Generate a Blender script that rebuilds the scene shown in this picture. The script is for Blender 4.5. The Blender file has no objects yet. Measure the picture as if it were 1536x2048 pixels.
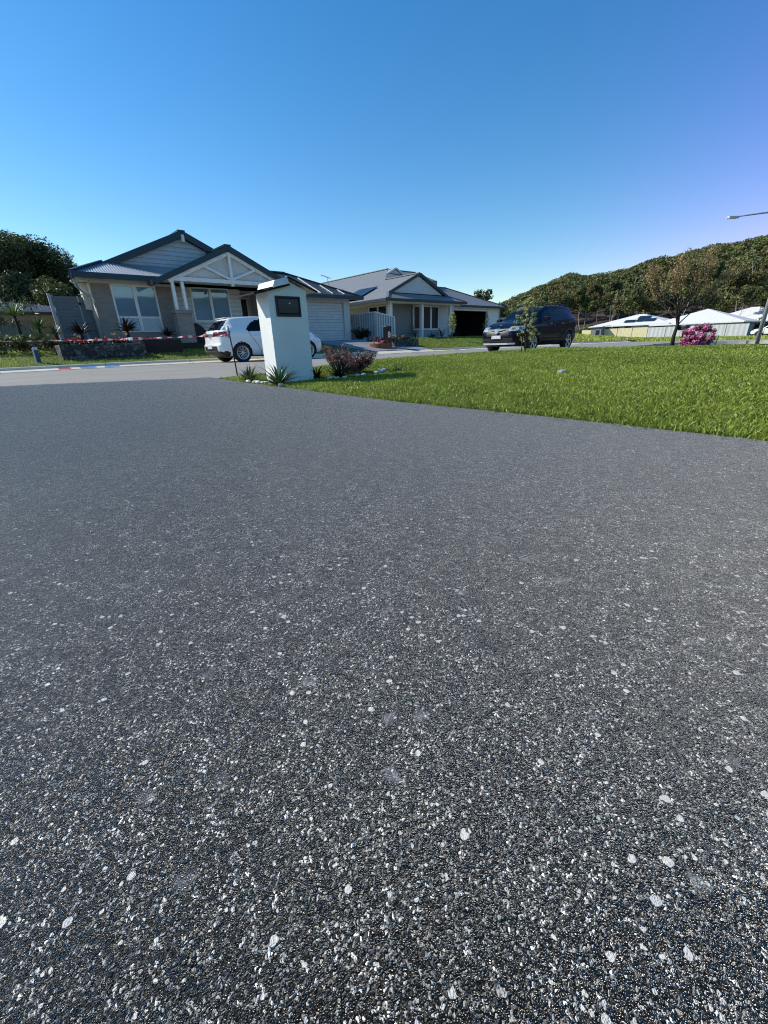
import bpy, math, random
import numpy as np
from mathutils import Vector, Matrix, Quaternion
rnd = random.Random(7)
rng = np.random.default_rng(11)
scn = bpy.context.scene
COL = scn.collection
PI = math.pi
A41 = math.radians(41.0)
CA, SA = math.cos(A41), math.sin(A41)

def W(s, n, z=0.0):            # street frame (along, across, up) to world
    return Vector((s*CA - n*SA, s*SA + n*CA, z))

def SN(x, y):
    return (x*CA + y*SA, -x*SA + y*CA)

# ------------------------------------------------------------------ materials
MATS = {}
def newmat(name):
    m = bpy.data.materials.new(name); m.use_nodes = True
    nt = m.node_tree
    b = nt.nodes['Principled BSDF']
    MATS[name] = m
    return m, nt, b

def nd(nt, t, **kw):
    n = nt.nodes.new(t)
    for k, v in kw.items():
        setattr(n, k, v)
    return n

def ramp(nt, stops):
    r = nd(nt, 'ShaderNodeValToRGB')
    el = r.color_ramp.elements
    while len(el) < len(stops): el.new(0.5)
    for e, (p, c) in zip(el, stops):
        e.position = p
        e.color = (c, c, c, 1) if isinstance(c, (int, float)) else (*c, 1)
    return r

def mat(name, col, rough=0.6, metal=0.0, var=0.12, vscale=6.0, bump=0.0, bscale=60.0, coat=0.0, spec=None, col2=None):
    """plain painted or mineral surface with a little uneven tone and relief"""
    if name in MATS: return MATS[name]
    m, nt, b = newmat(name); L = nt.links.new
    tc = nd(nt, 'ShaderNodeTexCoord')
    nz = nd(nt, 'ShaderNodeTexNoise'); nz.inputs['Scale'].default_value = vscale; nz.inputs['Detail'].default_value = 5
    L(tc.outputs['Object'], nz.inputs['Vector'])
    c2 = col2 or tuple(c*(1-2*var) for c in col)
    r = ramp(nt, [(0.3, c2), (0.7, tuple(min(1, c*(1+var*0.4)) for c in col))])
    L(nz.outputs['Fac'], r.inputs['Fac']); L(r.outputs['Color'], b.inputs['Base Color'])
    b.inputs['Roughness'].default_value = rough; b.inputs['Metallic'].default_value = metal
    if coat: b.inputs['Coat Weight'].default_value = coat; b.inputs['Coat Roughness'].default_value = 0.04
    if spec is not None: b.inputs['Specular IOR Level'].default_value = spec
    if bump:
        n2 = nd(nt, 'ShaderNodeTexNoise'); n2.inputs['Scale'].default_value = bscale; n2.inputs['Detail'].default_value = 4
        L(tc.outputs['Object'], n2.inputs['Vector'])
        bp = nd(nt, 'ShaderNodeBump'); bp.inputs['Strength'].default_value = bump; bp.inputs['Distance'].default_value = 0.02
        L(n2.outputs['Fac'], bp.inputs['Height']); L(bp.outputs['Normal'], b.inputs['Normal'])
    return m

def mat_stripe(name, col, axis, period, rough=0.5, depth=0.01, dark=0.75, metal=0.0, sharp=False, var=0.08):
    """boards, laps and corrugations: a wave relief along one axis of the object"""
    m, nt, b = newmat(name); L = nt.links.new
    tc = nd(nt, 'ShaderNodeTexCoord')
    sx = nd(nt, 'ShaderNodeSeparateXYZ'); L(tc.outputs['Object'], sx.inputs[0])
    dv = nd(nt, 'ShaderNodeMath', operation='DIVIDE'); L(sx.outputs['XYZ'.index(axis)], dv.inputs[0]); dv.inputs[1].default_value = period
    fr = nd(nt, 'ShaderNodeMath', operation='FRACT'); L(dv.outputs[0], fr.inputs[0])
    if sharp: rp = ramp(nt, [(0.0, 0.0), (0.06, 0.0), (0.12, 1.0), (1.0, 0.75)])
    else: rp = ramp(nt, [(0.0, 0.0), (0.25, 0.5), (0.5, 1.0), (0.75, 0.5), (1.0, 0.0)])
    if len(rp.color_ramp.elements) and not sharp: rp.color_ramp.interpolation = 'EASE'
    L(fr.outputs[0], rp.inputs['Fac'])
    nz = nd(nt, 'ShaderNodeTexNoise'); nz.inputs['Scale'].default_value = 3; nz.inputs['Detail'].default_value = 6
    L(tc.outputs['Object'], nz.inputs['Vector'])
    mx = nd(nt, 'ShaderNodeMix', data_type='RGBA'); L(rp.outputs['Color'], mx.inputs['Factor'])
    mx.inputs['A'].default_value = (*[c*dark for c in col], 1); mx.inputs['B'].default_value = (*col, 1)
    m2 = nd(nt, 'ShaderNodeMix', data_type='RGBA', blend_type='MULTIPLY'); m2.inputs['Factor'].default_value = 1
    r2 = ramp(nt, [(0.3, 1-2*var), (0.7, 1.0)]); L(nz.outputs['Fac'], r2.inputs['Fac'])
    L(mx.outputs['Result'], m2.inputs['A']); L(r2.outputs['Color'], m2.inputs['B'])
    L(m2.outputs['Result'], b.inputs['Base Color'])
    bp = nd(nt, 'ShaderNodeBump'); bp.inputs['Strength'].default_value = 1; bp.inputs['Distance'].default_value = depth
    L(rp.outputs['Color'], bp.inputs['Height']); L(bp.outputs['Normal'], b.inputs['Normal'])
    b.inputs['Roughness'].default_value = rough; b.inputs['Metallic'].default_value = metal
    return m

def mat_brick(name, c1, c2, mortar, bw=0.24, bh=0.086):
    m, nt, b = newmat(name); L = nt.links.new
    tc = nd(nt, 'ShaderNodeTexCoord'); sx = nd(nt, 'ShaderNodeSeparateXYZ'); L(tc.outputs['Object'], sx.inputs[0])
    ad = nd(nt, 'ShaderNodeMath', operation='ADD'); L(sx.outputs[0], ad.inputs[0]); L(sx.outputs[1], ad.inputs[1])
    cx = nd(nt, 'ShaderNodeCombineXYZ'); L(ad.outputs[0], cx.inputs[0]); L(sx.outputs[2], cx.inputs[1])
    bt = nd(nt, 'ShaderNodeTexBrick'); L(cx.outputs[0], bt.inputs['Vector'])
    bt.inputs['Scale'].default_value = 1; bt.inputs['Brick Width'].default_value = bw; bt.inputs['Row Height'].default_value = bh
    bt.inputs['Mortar Size'].default_value = 0.006; bt.inputs['Color1'].default_value = (*c1, 1); bt.inputs['Color2'].default_value = (*c2, 1)
    bt.inputs['Mortar'].default_value = (*mortar, 1); bt.inputs['Bias'].default_value = 0
    L(bt.outputs['Color'], b.inputs['Base Color'])
    bp = nd(nt, 'ShaderNodeBump', invert=True); bp.inputs['Distance'].default_value = 0.006
    L(bt.outputs['Fac'], bp.inputs['Height']); L(bp.outputs['Normal'], b.inputs['Normal'])
    b.inputs['Roughness'].default_value = 0.85
    return m

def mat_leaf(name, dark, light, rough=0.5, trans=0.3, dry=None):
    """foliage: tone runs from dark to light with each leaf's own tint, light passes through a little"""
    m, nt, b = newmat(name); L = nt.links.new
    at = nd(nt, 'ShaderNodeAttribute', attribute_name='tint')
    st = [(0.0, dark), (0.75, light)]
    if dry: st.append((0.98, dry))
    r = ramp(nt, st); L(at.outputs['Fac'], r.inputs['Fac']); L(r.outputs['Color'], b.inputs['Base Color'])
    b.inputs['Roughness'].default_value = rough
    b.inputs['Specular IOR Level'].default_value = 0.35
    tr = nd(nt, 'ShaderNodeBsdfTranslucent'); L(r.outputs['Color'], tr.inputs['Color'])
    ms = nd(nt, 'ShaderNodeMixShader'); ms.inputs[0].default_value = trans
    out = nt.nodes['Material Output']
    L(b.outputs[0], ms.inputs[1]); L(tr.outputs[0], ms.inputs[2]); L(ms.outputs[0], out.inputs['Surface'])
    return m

def mat_glass(name, tint=(0.02, 0.03, 0.04), rough=0.03, spec=0.9):
    """window pane: dark room behind a reflecting sheet"""
    m, nt, b = newmat(name); L = nt.links.new
    tc = nd(nt, 'ShaderNodeTexCoord'); nz = nd(nt, 'ShaderNodeTexNoise'); nz.inputs['Scale'].default_value = 1.2
    L(tc.outputs['Object'], nz.inputs['Vector'])
    r = ramp(nt, [(0.3, tint), (0.7, tuple(t*1.5 for t in tint))]); L(nz.outputs['Fac'], r.inputs['Fac'])
    L(r.outputs['Color'], b.inputs['Base Color'])
    b.inputs['Roughness'].default_value = rough; b.inputs['Specular IOR Level'].default_value = spec
    b.inputs['IOR'].default_value = 1.6
    bp = nd(nt, 'ShaderNodeBump'); bp.inputs['Distance'].default_value = 0.004; bp.inputs['Strength'].default_value = .4
    L(nz.outputs['Fac'], bp.inputs['Height']); L(bp.outputs['Normal'], b.inputs['Normal'])
    return m

# ------------------------------------------------------------------ mesh building
class MB:
    def __init__(self): self.v = []; self.f = []; self.m = []; self.t = []
    def add(self, vs, fs, mi=0, tint=0.5):
        o = len(self.v); self.v += [tuple(p) for p in vs]
        for f in fs: self.f.append(tuple(i+o for i in f)); self.m.append(mi); self.t.append(tint)
        return self
    def box(self, a, b, mi=0):
        x0, y0, z0 = a; x1, y1, z1 = b
        x0, x1 = min(x0, x1), max(x0, x1); y0, y1 = min(y0, y1), max(y0, y1); z0, z1 = min(z0, z1), max(z0, z1)
        return self.add([(x0,y0,z0),(x1,y0,z0),(x1,y1,z0),(x0,y1,z0),(x0,y0,z1),(x1,y0,z1),(x1,y1,z1),(x0,y1,z1)],
                 [(0,3,2,1),(4,5,6,7),(0,1,5,4),(1,2,6,5),(2,3,7,6),(3,0,4,7)], mi)
    def beam(self, p, q, w, h, mi=0, up=(0,0,1)):
        p, q = Vector(p), Vector(q); d = (q-p).normalized(); u = Vector(up)
        if abs(d.dot(u)) > .98: u = Vector((0,1,0))
        x = d.cross(u).normalized()*w/2; y = x.cross(d).normalized()*h/2
        vs = [p-x-y, p+x-y, p+x+y, p-x+y, q-x-y, q+x-y, q+x+y, q-x+y]
        return self.add(vs, [(0,1,2,3),(7,6,5,4),(0,4,5,1),(1,5,6,2),(2,6,7,3),(3,7,4,0)], mi)
    def tube(self, pts, rs, seg=8, mi=0, cap=True, tint=0.5):
        pts = [Vector(p) for p in pts]; n = len(pts)
        if isinstance(rs, (int, float)): rs = [rs]*n
        vs = []; ref = None
        for i, p in enumerate(pts):
            d = (pts[min(i+1, n-1)] - pts[max(i-1, 0)])
            if d.length < 1e-9: d = Vector((0,0,1))
            d.normalize()
            if ref is None: ref = Vector((1,0,0)) if abs(d.x) < .9 else Vector((0,1,0))
            ref = (ref - d*ref.dot(d)).normalized(); b = d.cross(ref)
            for k in range(seg):
                a = 2*PI*k/seg; vs.append(p + (ref*math.cos(a) + b*math.sin(a))*rs[i])
        fs = [(i*seg+k, i*seg+(k+1) % seg, (i+1)*seg+(k+1) % seg, (i+1)*seg+k) for i in range(n-1) for k in range(seg)]
        if cap: fs += [tuple(range(seg))[::-1], tuple((n-1)*seg+k for k in range(seg))]
        return self.add(vs, fs, mi, tint)
    def lathe(self, prof, seg=32, mi=0, axis='Z', c=(0,0,0)):
        """prof: (radius, height) pairs round an axis"""
        vs = []; n = len(prof)
        for r, h in prof:
            for k in range(seg):
                a = 2*PI*k/seg; x, y = r*math.cos(a), r*math.sin(a)
                p = (x, y, h) if axis == 'Z' else (x, h, y)
                vs.append((p[0]+c[0], p[1]+c[1], p[2]+c[2]))
        fs = [(i*seg+k, i*seg+(k+1) % seg, (i+1)*seg+(k+1) % seg, (i+1)*seg+k) for i in range(n-1) for k in range(seg)]
        return self.add(vs, fs, mi)
    def prism(self, poly, y0, y1, mi=0, plane='XZ'):
        n = len(poly)
        if plane == 'XZ': vs = [(a, y0, b) for a, b in poly] + [(a, y1, b) for a, b in poly]
        elif plane == 'YZ': vs = [(y0, a, b) for a, b in poly] + [(y1, a, b) for a, b in poly]
        else: vs = [(a, b, y0) for a, b in poly] + [(a, b, y1) for a, b in poly]
        fs = [tuple(range(n)), tuple(range(2*n-1, n-1, -1))] + [(i, i+n, (i+1) % n + n, (i+1) % n) for i in range(n)]
        return self.add(vs, fs, mi)
    def slab(self, pts, th, mi=0):
        """roof sheet: polygon with a thickness downwards"""
        n = len(pts); vs = [tuple(p) for p in pts] + [(p[0], p[1], p[2]-th) for p in pts]
        fs = [tuple(range(n)), tuple(range(2*n-1, n-1, -1))] + [(i, i+n, (i+1) % n + n, (i+1) % n) for i in range(n)]
        return self.add(vs, fs, mi)
    def quad(self, *p, mi=0, tint=0.5):
        return self.add(p, [tuple(range(len(p)))], mi, tint)
    def build(self, name, mats, parent=None, off=(0,0,0), smooth=False, tint=False, bevel=0.0):
        me = bpy.data.meshes.new(name)
        ox, oy, oz = off
        me.from_pydata([(x-ox, y-oy, z-oz) for x, y, z in self.v], [], self.f)
        if not isinstance(mats, (list, tuple)): mats = [mats]
        for m in mats: me.materials.append(m)
        me.polygons.foreach_set('material_index', self.m)
        if smooth: me.polygons.foreach_set('use_smooth', [True]*len(self.f))
        if tint:
            a = me.attributes.new('tint', 'FLOAT', 'FACE'); a.data.foreach_set('value', self.t)
        me.update()
        o = bpy.data.objects.new(name, me); COL.objects.link(o)
        if parent: o.parent = parent
        if bevel:
            bv = o.modifiers.new('bevel', 'BEVEL'); bv.width = bevel; bv.segments = 2; bv.limit_method = 'ANGLE'
        return o

def fastmesh(name, verts, faces_flat, nper, mats, tint=None, parent=None, smooth=False, midx=None):
    """numpy arrays to one mesh: nper vertices in every face"""
    me = bpy.data.meshes.new(name)
    nv = len(verts); nf = len(faces_flat)//nper
    me.vertices.add(nv); me.vertices.foreach_set('co', np.asarray(verts, dtype=np.float32).ravel())
    me.loops.add(nf*nper); me.loops.foreach_set('vertex_index', np.asarray(faces_flat, dtype=np.int32))
    me.polygons.add(nf); me.polygons.foreach_set('loop_start', np.arange(0, nf*nper, nper, dtype=np.int32))
    if not isinstance(mats, (list, tuple)): mats = [mats]
    for m in mats: me.materials.append(m)
    if midx is not None: me.polygons.foreach_set('material_index', np.asarray(midx, dtype=np.int32))
    if smooth: me.polygons.foreach_set('use_smooth', np.ones(nf, dtype=bool))
    me.update(calc_edges=True)
    if tint is not None:
        a = me.attributes.new('tint', 'FLOAT', 'FACE'); a.data.foreach_set('value', np.asarray(tint, dtype=np.float32))
    o = bpy.data.objects.new(name, me); COL.objects.link(o)
    if parent: o.parent = parent
    return o

def tag(o, label=None, cat=None, group=None, kind=None):
    if label: o['label'] = label
    if cat: o['category'] = cat
    if group: o['group'] = group
    if kind: o['kind'] = kind
    return o

def thing(name, label, cat, loc=(0,0,0), rz=0.0, group=None):
    o = bpy.data.objects.new(name, None); COL.objects.link(o)
    o.empty_display_size = 0.2
    o.location = loc; o.rotation_euler = (0, 0, rz)
    return tag(o, label, cat, group)

def street_thing(name, label, cat, s, n, z, group=None):
    """an Empty turned with the street; children are given in (s,n,z) and shifted by off"""
    o = thing(name, label, cat, W(s, n, z), A41, group)
    return o, (s, n, z)

def copy_tree(o, parent=None, label=None):
    c = o.copy(); COL.objects.link(c); c.parent = parent
    if label: c['label'] = label
    for ch in list(o.children): copy_tree(ch, c)
    return c

def lerp_tab(tab, x):
    if x <= tab[0][0]: return tab[0][1]
    for (a, va), (b, vb) in zip(tab, tab[1:]):
        if x <= b: return va + (vb-va)*(x-a)/(b-a)
    return tab[-1][1]

def crom(tab, x):
    """smooth interpolation through table points (monotone cubic)"""
    n = len(tab)
    if x <= tab[0][0]: return tab[0][1]
    if x >= tab[-1][0]: return tab[-1][1]
    d = [(tab[i+1][1]-tab[i][1])/(tab[i+1][0]-tab[i][0]) for i in range(n-1)]
    def sl(i):
        if i == 0: return d[0]
        if i == n-1: return d[-1]
        if d[i-1]*d[i] <= 0: return 0.0
        return 2*d[i-1]*d[i]/(d[i-1]+d[i])
    for i in range(n-1):
        if x <= tab[i+1][0]:
            h = tab[i+1][0]-tab[i][0]; t = (x-tab[i][0])/h
            return ((1+2*t)*(1-t)**2*tab[i][1] + t*(1-t)**2*h*sl(i) + t*t*(3-2*t)*tab[i+1][1] + t*t*(t-1)*h*sl(i+1))

def sst(x): x = max(0.0, min(1.0, x)); return x*x*(3-2*x)
def nsst(x): x = np.clip(x, 0, 1); return x*x*(3-2*x)

# ------------------------------------------------------------------ ground heights (street frame)
def zroad(s): return -0.02 - 0.0058*np.clip(s-3, 0, 85)
def zverge(s, n):
    zr = zroad(s)
    t = np.clip((n-16.4)/(20.3-16.4), 0, 1)
    top = 0.62*(1-nsst((s-37)/25)) + (zr+.1)*nsst((s-37)/25)
    return zr + 0.13 + (top - zr - 0.13)*t
def zlawn(s, n):
    a = 0.12*nsst((s-2.45)/3.6)*nsst((n+1.5)/4.5) - 0.27*nsst((s-11)/13)
    e = nsst((n-6.75)/0.5)
    edge = np.minimum(zroad(s)+0.11, a)
    return a*(1-e) + edge*e
def zdrive(s, n): return 0.034*np.clip(2.5-s, 0, 7)*nsst((n-1.5)/5.5)

# ridge heights of the hill by direction: (degrees to the right of the view, metres above camera at 260 m)
RIDGE = [(-70, 16), (-55, 12), (-40, 5), (-10, 4), (4, 2), (9, 3), (14, 8), (16, 13), (18.5, 17.5), (20.5, 21), (22.5, 24.5), (24.5, 23), (28.3, 25.5), (30.5, 29), (33.5, 30), (35.5, 32), (37, 31), (39.5, 32.5), (41, 32.5), (48, 36), (60, 38), (80, 30)]
RA = np.array([a for a, b in RIDGE]); RH = np.array([b for a, b in RIDGE])
def zhill(x, y):
    r = np.hypot(x, y); az = np.degrees(np.arctan2(x, y))
    h = np.interp(az, RA, RH)
    t = np.clip((r-112)/(265-112), 0, 1)
    prof = t**0.85
    s, n = x*CA + y*SA, -x*SA + y*CA
    base = np.where(s > 20, zroad(s) - 0.02, 0.5)
    wob = 1.2*np.sin(x*0.05+1)*np.cos(y*0.043) * np.clip((r-112)/60, 0, 1)
    return base + h*prof*np.where(r > 265, 1-np.clip((r-265)/600, 0, .5), 1) + wob
# ------------------------------------------------------------------ ground sheets
def sheet(name, s0, s1, n0, n1, ds, dn, zf, m, dz=0.0, rule=None, skirt=0.0):
    ss = np.linspace(s0, s1, max(2, int(round((s1-s0)/ds))+1)); nn = np.linspace(n0, n1, max(2, int(round((n1-n0)/dn))+1))
    S, N = np.meshgrid(ss, nn, indexing='ij')
    if rule: S, N = rule(S, N)
    Z = zf(S, N) + dz
    X = S*CA - N*SA; Y = S*SA + N*CA
    if skirt:
        Z[0, :] -= skirt; Z[-1, :] -= skirt; Z[:, 0] -= skirt; Z[:, -1] -= skirt
    V = np.stack([X, Y, Z], -1).reshape(-1, 3)
    a, b = S.shape; I = np.arange(a*b).reshape(a, b)
    F = np.stack([I[:-1, :-1], I[1:, :-1], I[1:, 1:], I[:-1, 1:]], -1).reshape(-1)
    o = fastmesh(name, V, F, 4, m, smooth=True)
    tag(o, kind='structure')
    return o

def m_driveway():
    m, nt, b = newmat('dark exposed aggregate'); L = nt.links.new
    tc = nd(nt, 'ShaderNodeTexCoord'); V = tc.outputs['Object']
    def vor(scale, feat='F1', rand=1.0, vec=None):
        v = nd(nt, 'ShaderNodeTexVoronoi', feature=feat, voronoi_dimensions='2D'); v.inputs['Scale'].default_value = scale; v.inputs['Randomness'].default_value = rand
        L(vec or V, v.inputs['Vector']); return v
    def noise(scale, det=3, vec=None):
        v = nd(nt, 'ShaderNodeTexNoise', noise_dimensions='2D'); v.inputs['Scale'].default_value = scale; v.inputs['Detail'].default_value = det
        L(vec or V, v.inputs['Vector']); return v
    def math_(op, a, c, clamp=False):
        n = nd(nt, 'ShaderNodeMath', operation=op, use_clamp=clamp)
        for i, x in enumerate((a, c)):
            if isinstance(x, (int, float)): n.inputs[i].default_value = x
            else: L(x, n.inputs[i])
        return n.outputs[0]
    def mr(x, a, c, d=0.0, e=1.0):
        n = nd(nt, 'ShaderNodeMapRange', interpolation_type='SMOOTHSTEP'); L(x, n.inputs[0])
        for i, q in enumerate((a, c, d, e)): n.inputs[i+1].default_value = q
        return n.outputs[0]
    def sep(c):
        n = nd(nt, 'ShaderNodeSeparateColor'); L(c, n.inputs[0]); return n.outputs
    # distorted coordinates so no stone is a clean disc
    dn = noise(160, 2)
    dv = nd(nt, 'ShaderNodeVectorMath', operation='SCALE'); dv.inputs['Scale'].default_value = 0.004
    sb = nd(nt, 'ShaderNodeVectorMath', operation='SUBTRACT'); L(dn.outputs['Color'], sb.inputs[0]); sb.inputs[1].default_value = (.5, .5, .5)
    L(sb.outputs[0], dv.inputs[0])
    ad = nd(nt, 'ShaderNodeVectorMath', operation='ADD'); L(V, ad.inputs[0]); L(dv.outputs[0], ad.inputs[1]); VD = ad.outputs[0]
    # fine dark grit, each grain its own grey; extra pale ones paint sun sparkle
    g1 = vor(600, vec=VD); c1 = sep(g1.outputs['Color'])
    grain = ramp(nt, [(0.0, (.003, .0026, .0021)), (0.60, (.009, .0078, .0063)), (0.77, (.05, .046, .040)), (0.91, (.26, .24, .205)), (1.0, (.95, .89, .78))])
    L(c1[0], grain.inputs['Fac'])
    g0 = vor(330, vec=VD); c0 = sep(g0.outputs['Color'])
    sml = math_('MULTIPLY', mr(g0.outputs['Distance'], .40, .30), mr(c0[0], .93, .94))
    g2 = vor(175, vec=VD); c2 = sep(g2.outputs['Color'])
    mid = math_('MULTIPLY', mr(g2.outputs['Distance'], .36, .28), mr(c2[0], .96, .966))
    g3 = vor(62, vec=VD); c3 = sep(g3.outputs['Color'])
    big = math_('MULTIPLY', mr(g3.outputs['Distance'], .24, .21), mr(c3[1], .966, .969))
    g5 = vor(36, vec=VD); c5 = sep(g5.outputs['Color'])
    huge = math_('MULTIPLY', mr(g5.outputs['Distance'], .17, .15), mr(c5[1], .982, .984))
    # grey smears of cement film
    g4 = vor(26, vec=VD); c4 = sep(g4.outputs['Color']); n4 = noise(240, 4)
    sm = math_('MULTIPLY', mr(math_('ADD', g4.outputs['Distance'], math_('MULTIPLY', n4.outputs['Fac'], .35)), .46, .38), mr(c4[0], .945, .95))
    patch = noise(1.1, 3)
    def mixc(f, a, bcol):
        n = nd(nt, 'ShaderNodeMix', data_type='RGBA'); L(f, n.inputs['Factor']); L(a, n.inputs['A'])
        n.inputs['B'].default_value = (*bcol, 1); return n.outputs['Result']
    col = mixc(math_('MULTIPLY', sm, .8), grain.outputs['Color'], (.17, .165, .16))
    # unevenness a few centimetres across that still reads from metres away
    nf = noise(75, 4); rf = ramp(nt, [(0.38, .6), (0.5, 1.0), (0.62, 1.7)]); L(nf.outputs['Fac'], rf.inputs['Fac'])
    mf = nd(nt, 'ShaderNodeMix', data_type='RGBA', blend_type='MULTIPLY'); mf.inputs['Factor'].default_value = 1
    L(col, mf.inputs['A']); L(rf.outputs['Color'], mf.inputs['B']); col = mf.outputs['Result']
    ng = noise(21, 3); rg = ramp(nt, [(0.36, .62), (0.5, 1.0), (0.64, 1.5)]); L(ng.outputs['Fac'], rg.inputs['Fac'])
    mg = nd(nt, 'ShaderNodeMix', data_type='RGBA', blend_type='MULTIPLY'); mg.inputs['Factor'].default_value = 1
    L(col, mg.inputs['A']); L(rg.outputs['Color'], mg.inputs['B']); col = mg.outputs['Result']
    col = mixc(sml, col, (.56, .51, .42))
    col = mixc(mid, col, (.68, .63, .54))
    col = mixc(big, col, (.66, .62, .54))
    col = mixc(huge, col, (.66, .62, .54))
    # saw cut joint
    sx = nd(nt, 'ShaderNodeSeparateXYZ'); L(V, sx.inputs[0])
    ln = math_('SUBTRACT', math_('SUBTRACT', sx.outputs[1], math_('MULTIPLY', sx.outputs[0], .87)), 2.285)
    lw = math_('ADD', math_('ABSOLUTE', ln, 0), math_('MULTIPLY', noise(30, 2).outputs['Fac'], .004))
    cut = math_('MULTIPLY', mr(lw, .0085, .005), .7)
    col = mixc(cut, col, (.012, .012, .012))
    mm = nd(nt, 'ShaderNodeMix', data_type='RGBA', blend_type='MULTIPLY'); mm.inputs['Factor'].default_value = 1
    pr = ramp(nt, [(0.3, .86), (0.7, 1.08)]); L(patch.outputs['Fac'], pr.inputs['Fac'])
    L(col, mm.inputs['A']); L(pr.outputs['Color'], mm.inputs['B'])
    L(mm.outputs['Result'], b.inputs['Base Color'])
    # relief: rounded grains
    h1 = mr(g1.outputs['Distance'], .55, .0)
    msk = math_('ADD', math_('ADD', math_('ADD', mid, big), huge), math_('MULTIPLY', sml, .6), True)
    h2 = math_('MULTIPLY', msk, 1.5); inv = math_('SUBTRACT', 1.0, math_('MULTIPLY', msk, .85))
    hf = noise(700, 2)
    h = math_('ADD', math_('MULTIPLY', math_('ADD', math_('MULTIPLY', h1, math_('ADD', c1[1], .35)), math_('MULTIPLY', hf.outputs['Fac'], .35)), inv), h2)
    h = math_('ADD', h, math_('MULTIPLY', noise(55, 3).outputs['Fac'], 1.2))
    bp = nd(nt, 'ShaderNodeBump'); bp.inputs['Strength'].default_value = 1.0; bp.inputs['Distance'].default_value = .0032
    L(h, bp.inputs['Height']); L(bp.outputs['Normal'], b.inputs['Normal'])
    rr = ramp(nt, [(0.0, .15), (1.0, .45)]); L(c1[2], rr.inputs['Fac']); L(rr.outputs['Color'], b.inputs['Roughness'])
    b.inputs['Specular IOR Level'].default_value = .3; b.inputs['Specular Tint'].default_value = (1, .80, .56, 1)
    b.inputs['Sheen Weight'].default_value = 1.0; b.inputs['Sheen Roughness'].default_value = .2; b.inputs['Coat Weight'].default_value = 0; b.inputs['Coat Roughness'].default_value = .5; L(bp.outputs['Normal'], b.inputs['Coat Normal']); b.inputs['Coat Tint'].default_value = (1, .93, .82, 1); b.inputs['Sheen Tint'].default_value = (1, .90, .77, 1)
    return m

def m_asphalt(name, base, light):
    m, nt, b = newmat(name); L = nt.links.new
    tc = nd(nt, 'ShaderNodeTexCoord'); V = tc.outputs['Object']
    n1 = nd(nt, 'ShaderNodeTexNoise'); n1.inputs['Scale'].default_value = 90; n1.inputs['Detail'].default_value = 6; L(V, n1.inputs['Vector'])
    n2 = nd(nt, 'ShaderNodeTexNoise'); n2.inputs['Scale'].default_value = .8; n2.inputs['Detail'].default_value = 5; L(V, n2.inputs['Vector'])
    a = nd(nt, 'ShaderNodeMath', operation='MULTIPLY_ADD'); L(n2.outputs['Fac'], a.inputs[0]); a.inputs[1].default_value = .6; L(n1.outputs['Fac'], a.inputs[2])
    r = ramp(nt, [(0.55, base), (1.0, light)]); L(a.outputs[0], r.inputs['Fac']); L(r.outputs['Color'], b.inputs['Base Color'])
    bp = nd(nt, 'ShaderNodeBump'); bp.inputs['Distance'].default_value = .006; L(n1.outputs['Fac'], bp.inputs['Height']); L(bp.outputs['Normal'], b.inputs['Normal'])
    b.inputs['Roughness'].default_value = .85
    return m

def m_soilgrass(name, c1, c2, c3, sc=2.0):
    m, nt, b = newmat(name); L = nt.links.new
    tc = nd(nt, 'ShaderNodeTexCoord'); V = tc.outputs['Object']
    n1 = nd(nt, 'ShaderNodeTexNoise'); n1.inputs['Scale'].default_value = sc; n1.inputs['Detail'].default_value = 8; n1.inputs['Roughness'].default_value = .7; L(V, n1.inputs['Vector'])
    r = ramp(nt, [(0.32, c1), (0.5, c2), (0.68, c3)]); L(n1.outputs['Fac'], r.inputs['Fac']); L(r.outputs['Color'], b.inputs['Base Color'])
    bp = nd(nt, 'ShaderNodeBump'); bp.inputs['Distance'].default_value = .05; L(n1.outputs['Fac'], bp.inputs['Height']); L(bp.outputs['Normal'], b.inputs['Normal'])
    b.inputs['Roughness'].default_value = .95
    return m

M_DRIVE = m_driveway()
M_ASPH = m_asphalt('weathered asphalt', (.23, .21, .175), (.34, .31, .26))
M_CONC = m_asphalt('kerb concrete', (.54, .48, .36), (.78, .70, .53))
# kerb poured in lengths: a thin dark joint every few metres
nt_ = M_CONC.node_tree; b_ = nt_.nodes['Principled BSDF']; lk = b_.inputs['Base Color'].links[0].from_socket
tc_ = nd(nt_, 'ShaderNodeTexCoord'); dp = nd(nt_, 'ShaderNodeVectorMath', operation='DOT_PRODUCT'); nt_.links.new(tc_.outputs['Object'], dp.inputs[0]); dp.inputs[1].default_value = (CA/2.6, SA/2.6, 0)
fr_ = nd(nt_, 'ShaderNodeMath', operation='FRACT'); nt_.links.new(dp.outputs['Value'], fr_.inputs[0]); rj = ramp(nt_, [(0, .25), (.008, .25), (.011, 1.0)]); nt_.links.new(fr_.outputs[0], rj.inputs['Fac'])
mj = nd(nt_, 'ShaderNodeMix', data_type='RGBA', blend_type='MULTIPLY'); mj.inputs['Factor'].default_value = 1; nt_.links.new(lk, mj.inputs['A']); nt_.links.new(rj.outputs['Color'], mj.inputs['B']); nt_.links.new(mj.outputs['Result'], b_.inputs['Base Color'])
M_PAVER = m_asphalt('grey stamped paving', (.16, .16, .165), (.30, .30, .30))
M_SOIL = m_soilgrass('lawn soil', (.012, .02, .006), (.022, .04, .008), (.035, .06, .012), 9)
M_VERGE = m_soilgrass('verge turf', (.05, .085, .015), (.085, .115, .02), (.14, .14, .045), 3)
M_DRY = m_soilgrass('dry grass ground', (.10, .10, .03), (.17, .155, .055), (.25, .21, .10), 1.2)
M_HILL = m_soilgrass('hill soil', (.035, .022, .014), (.06, .036, .022), (.11, .065, .04), .35)

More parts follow.
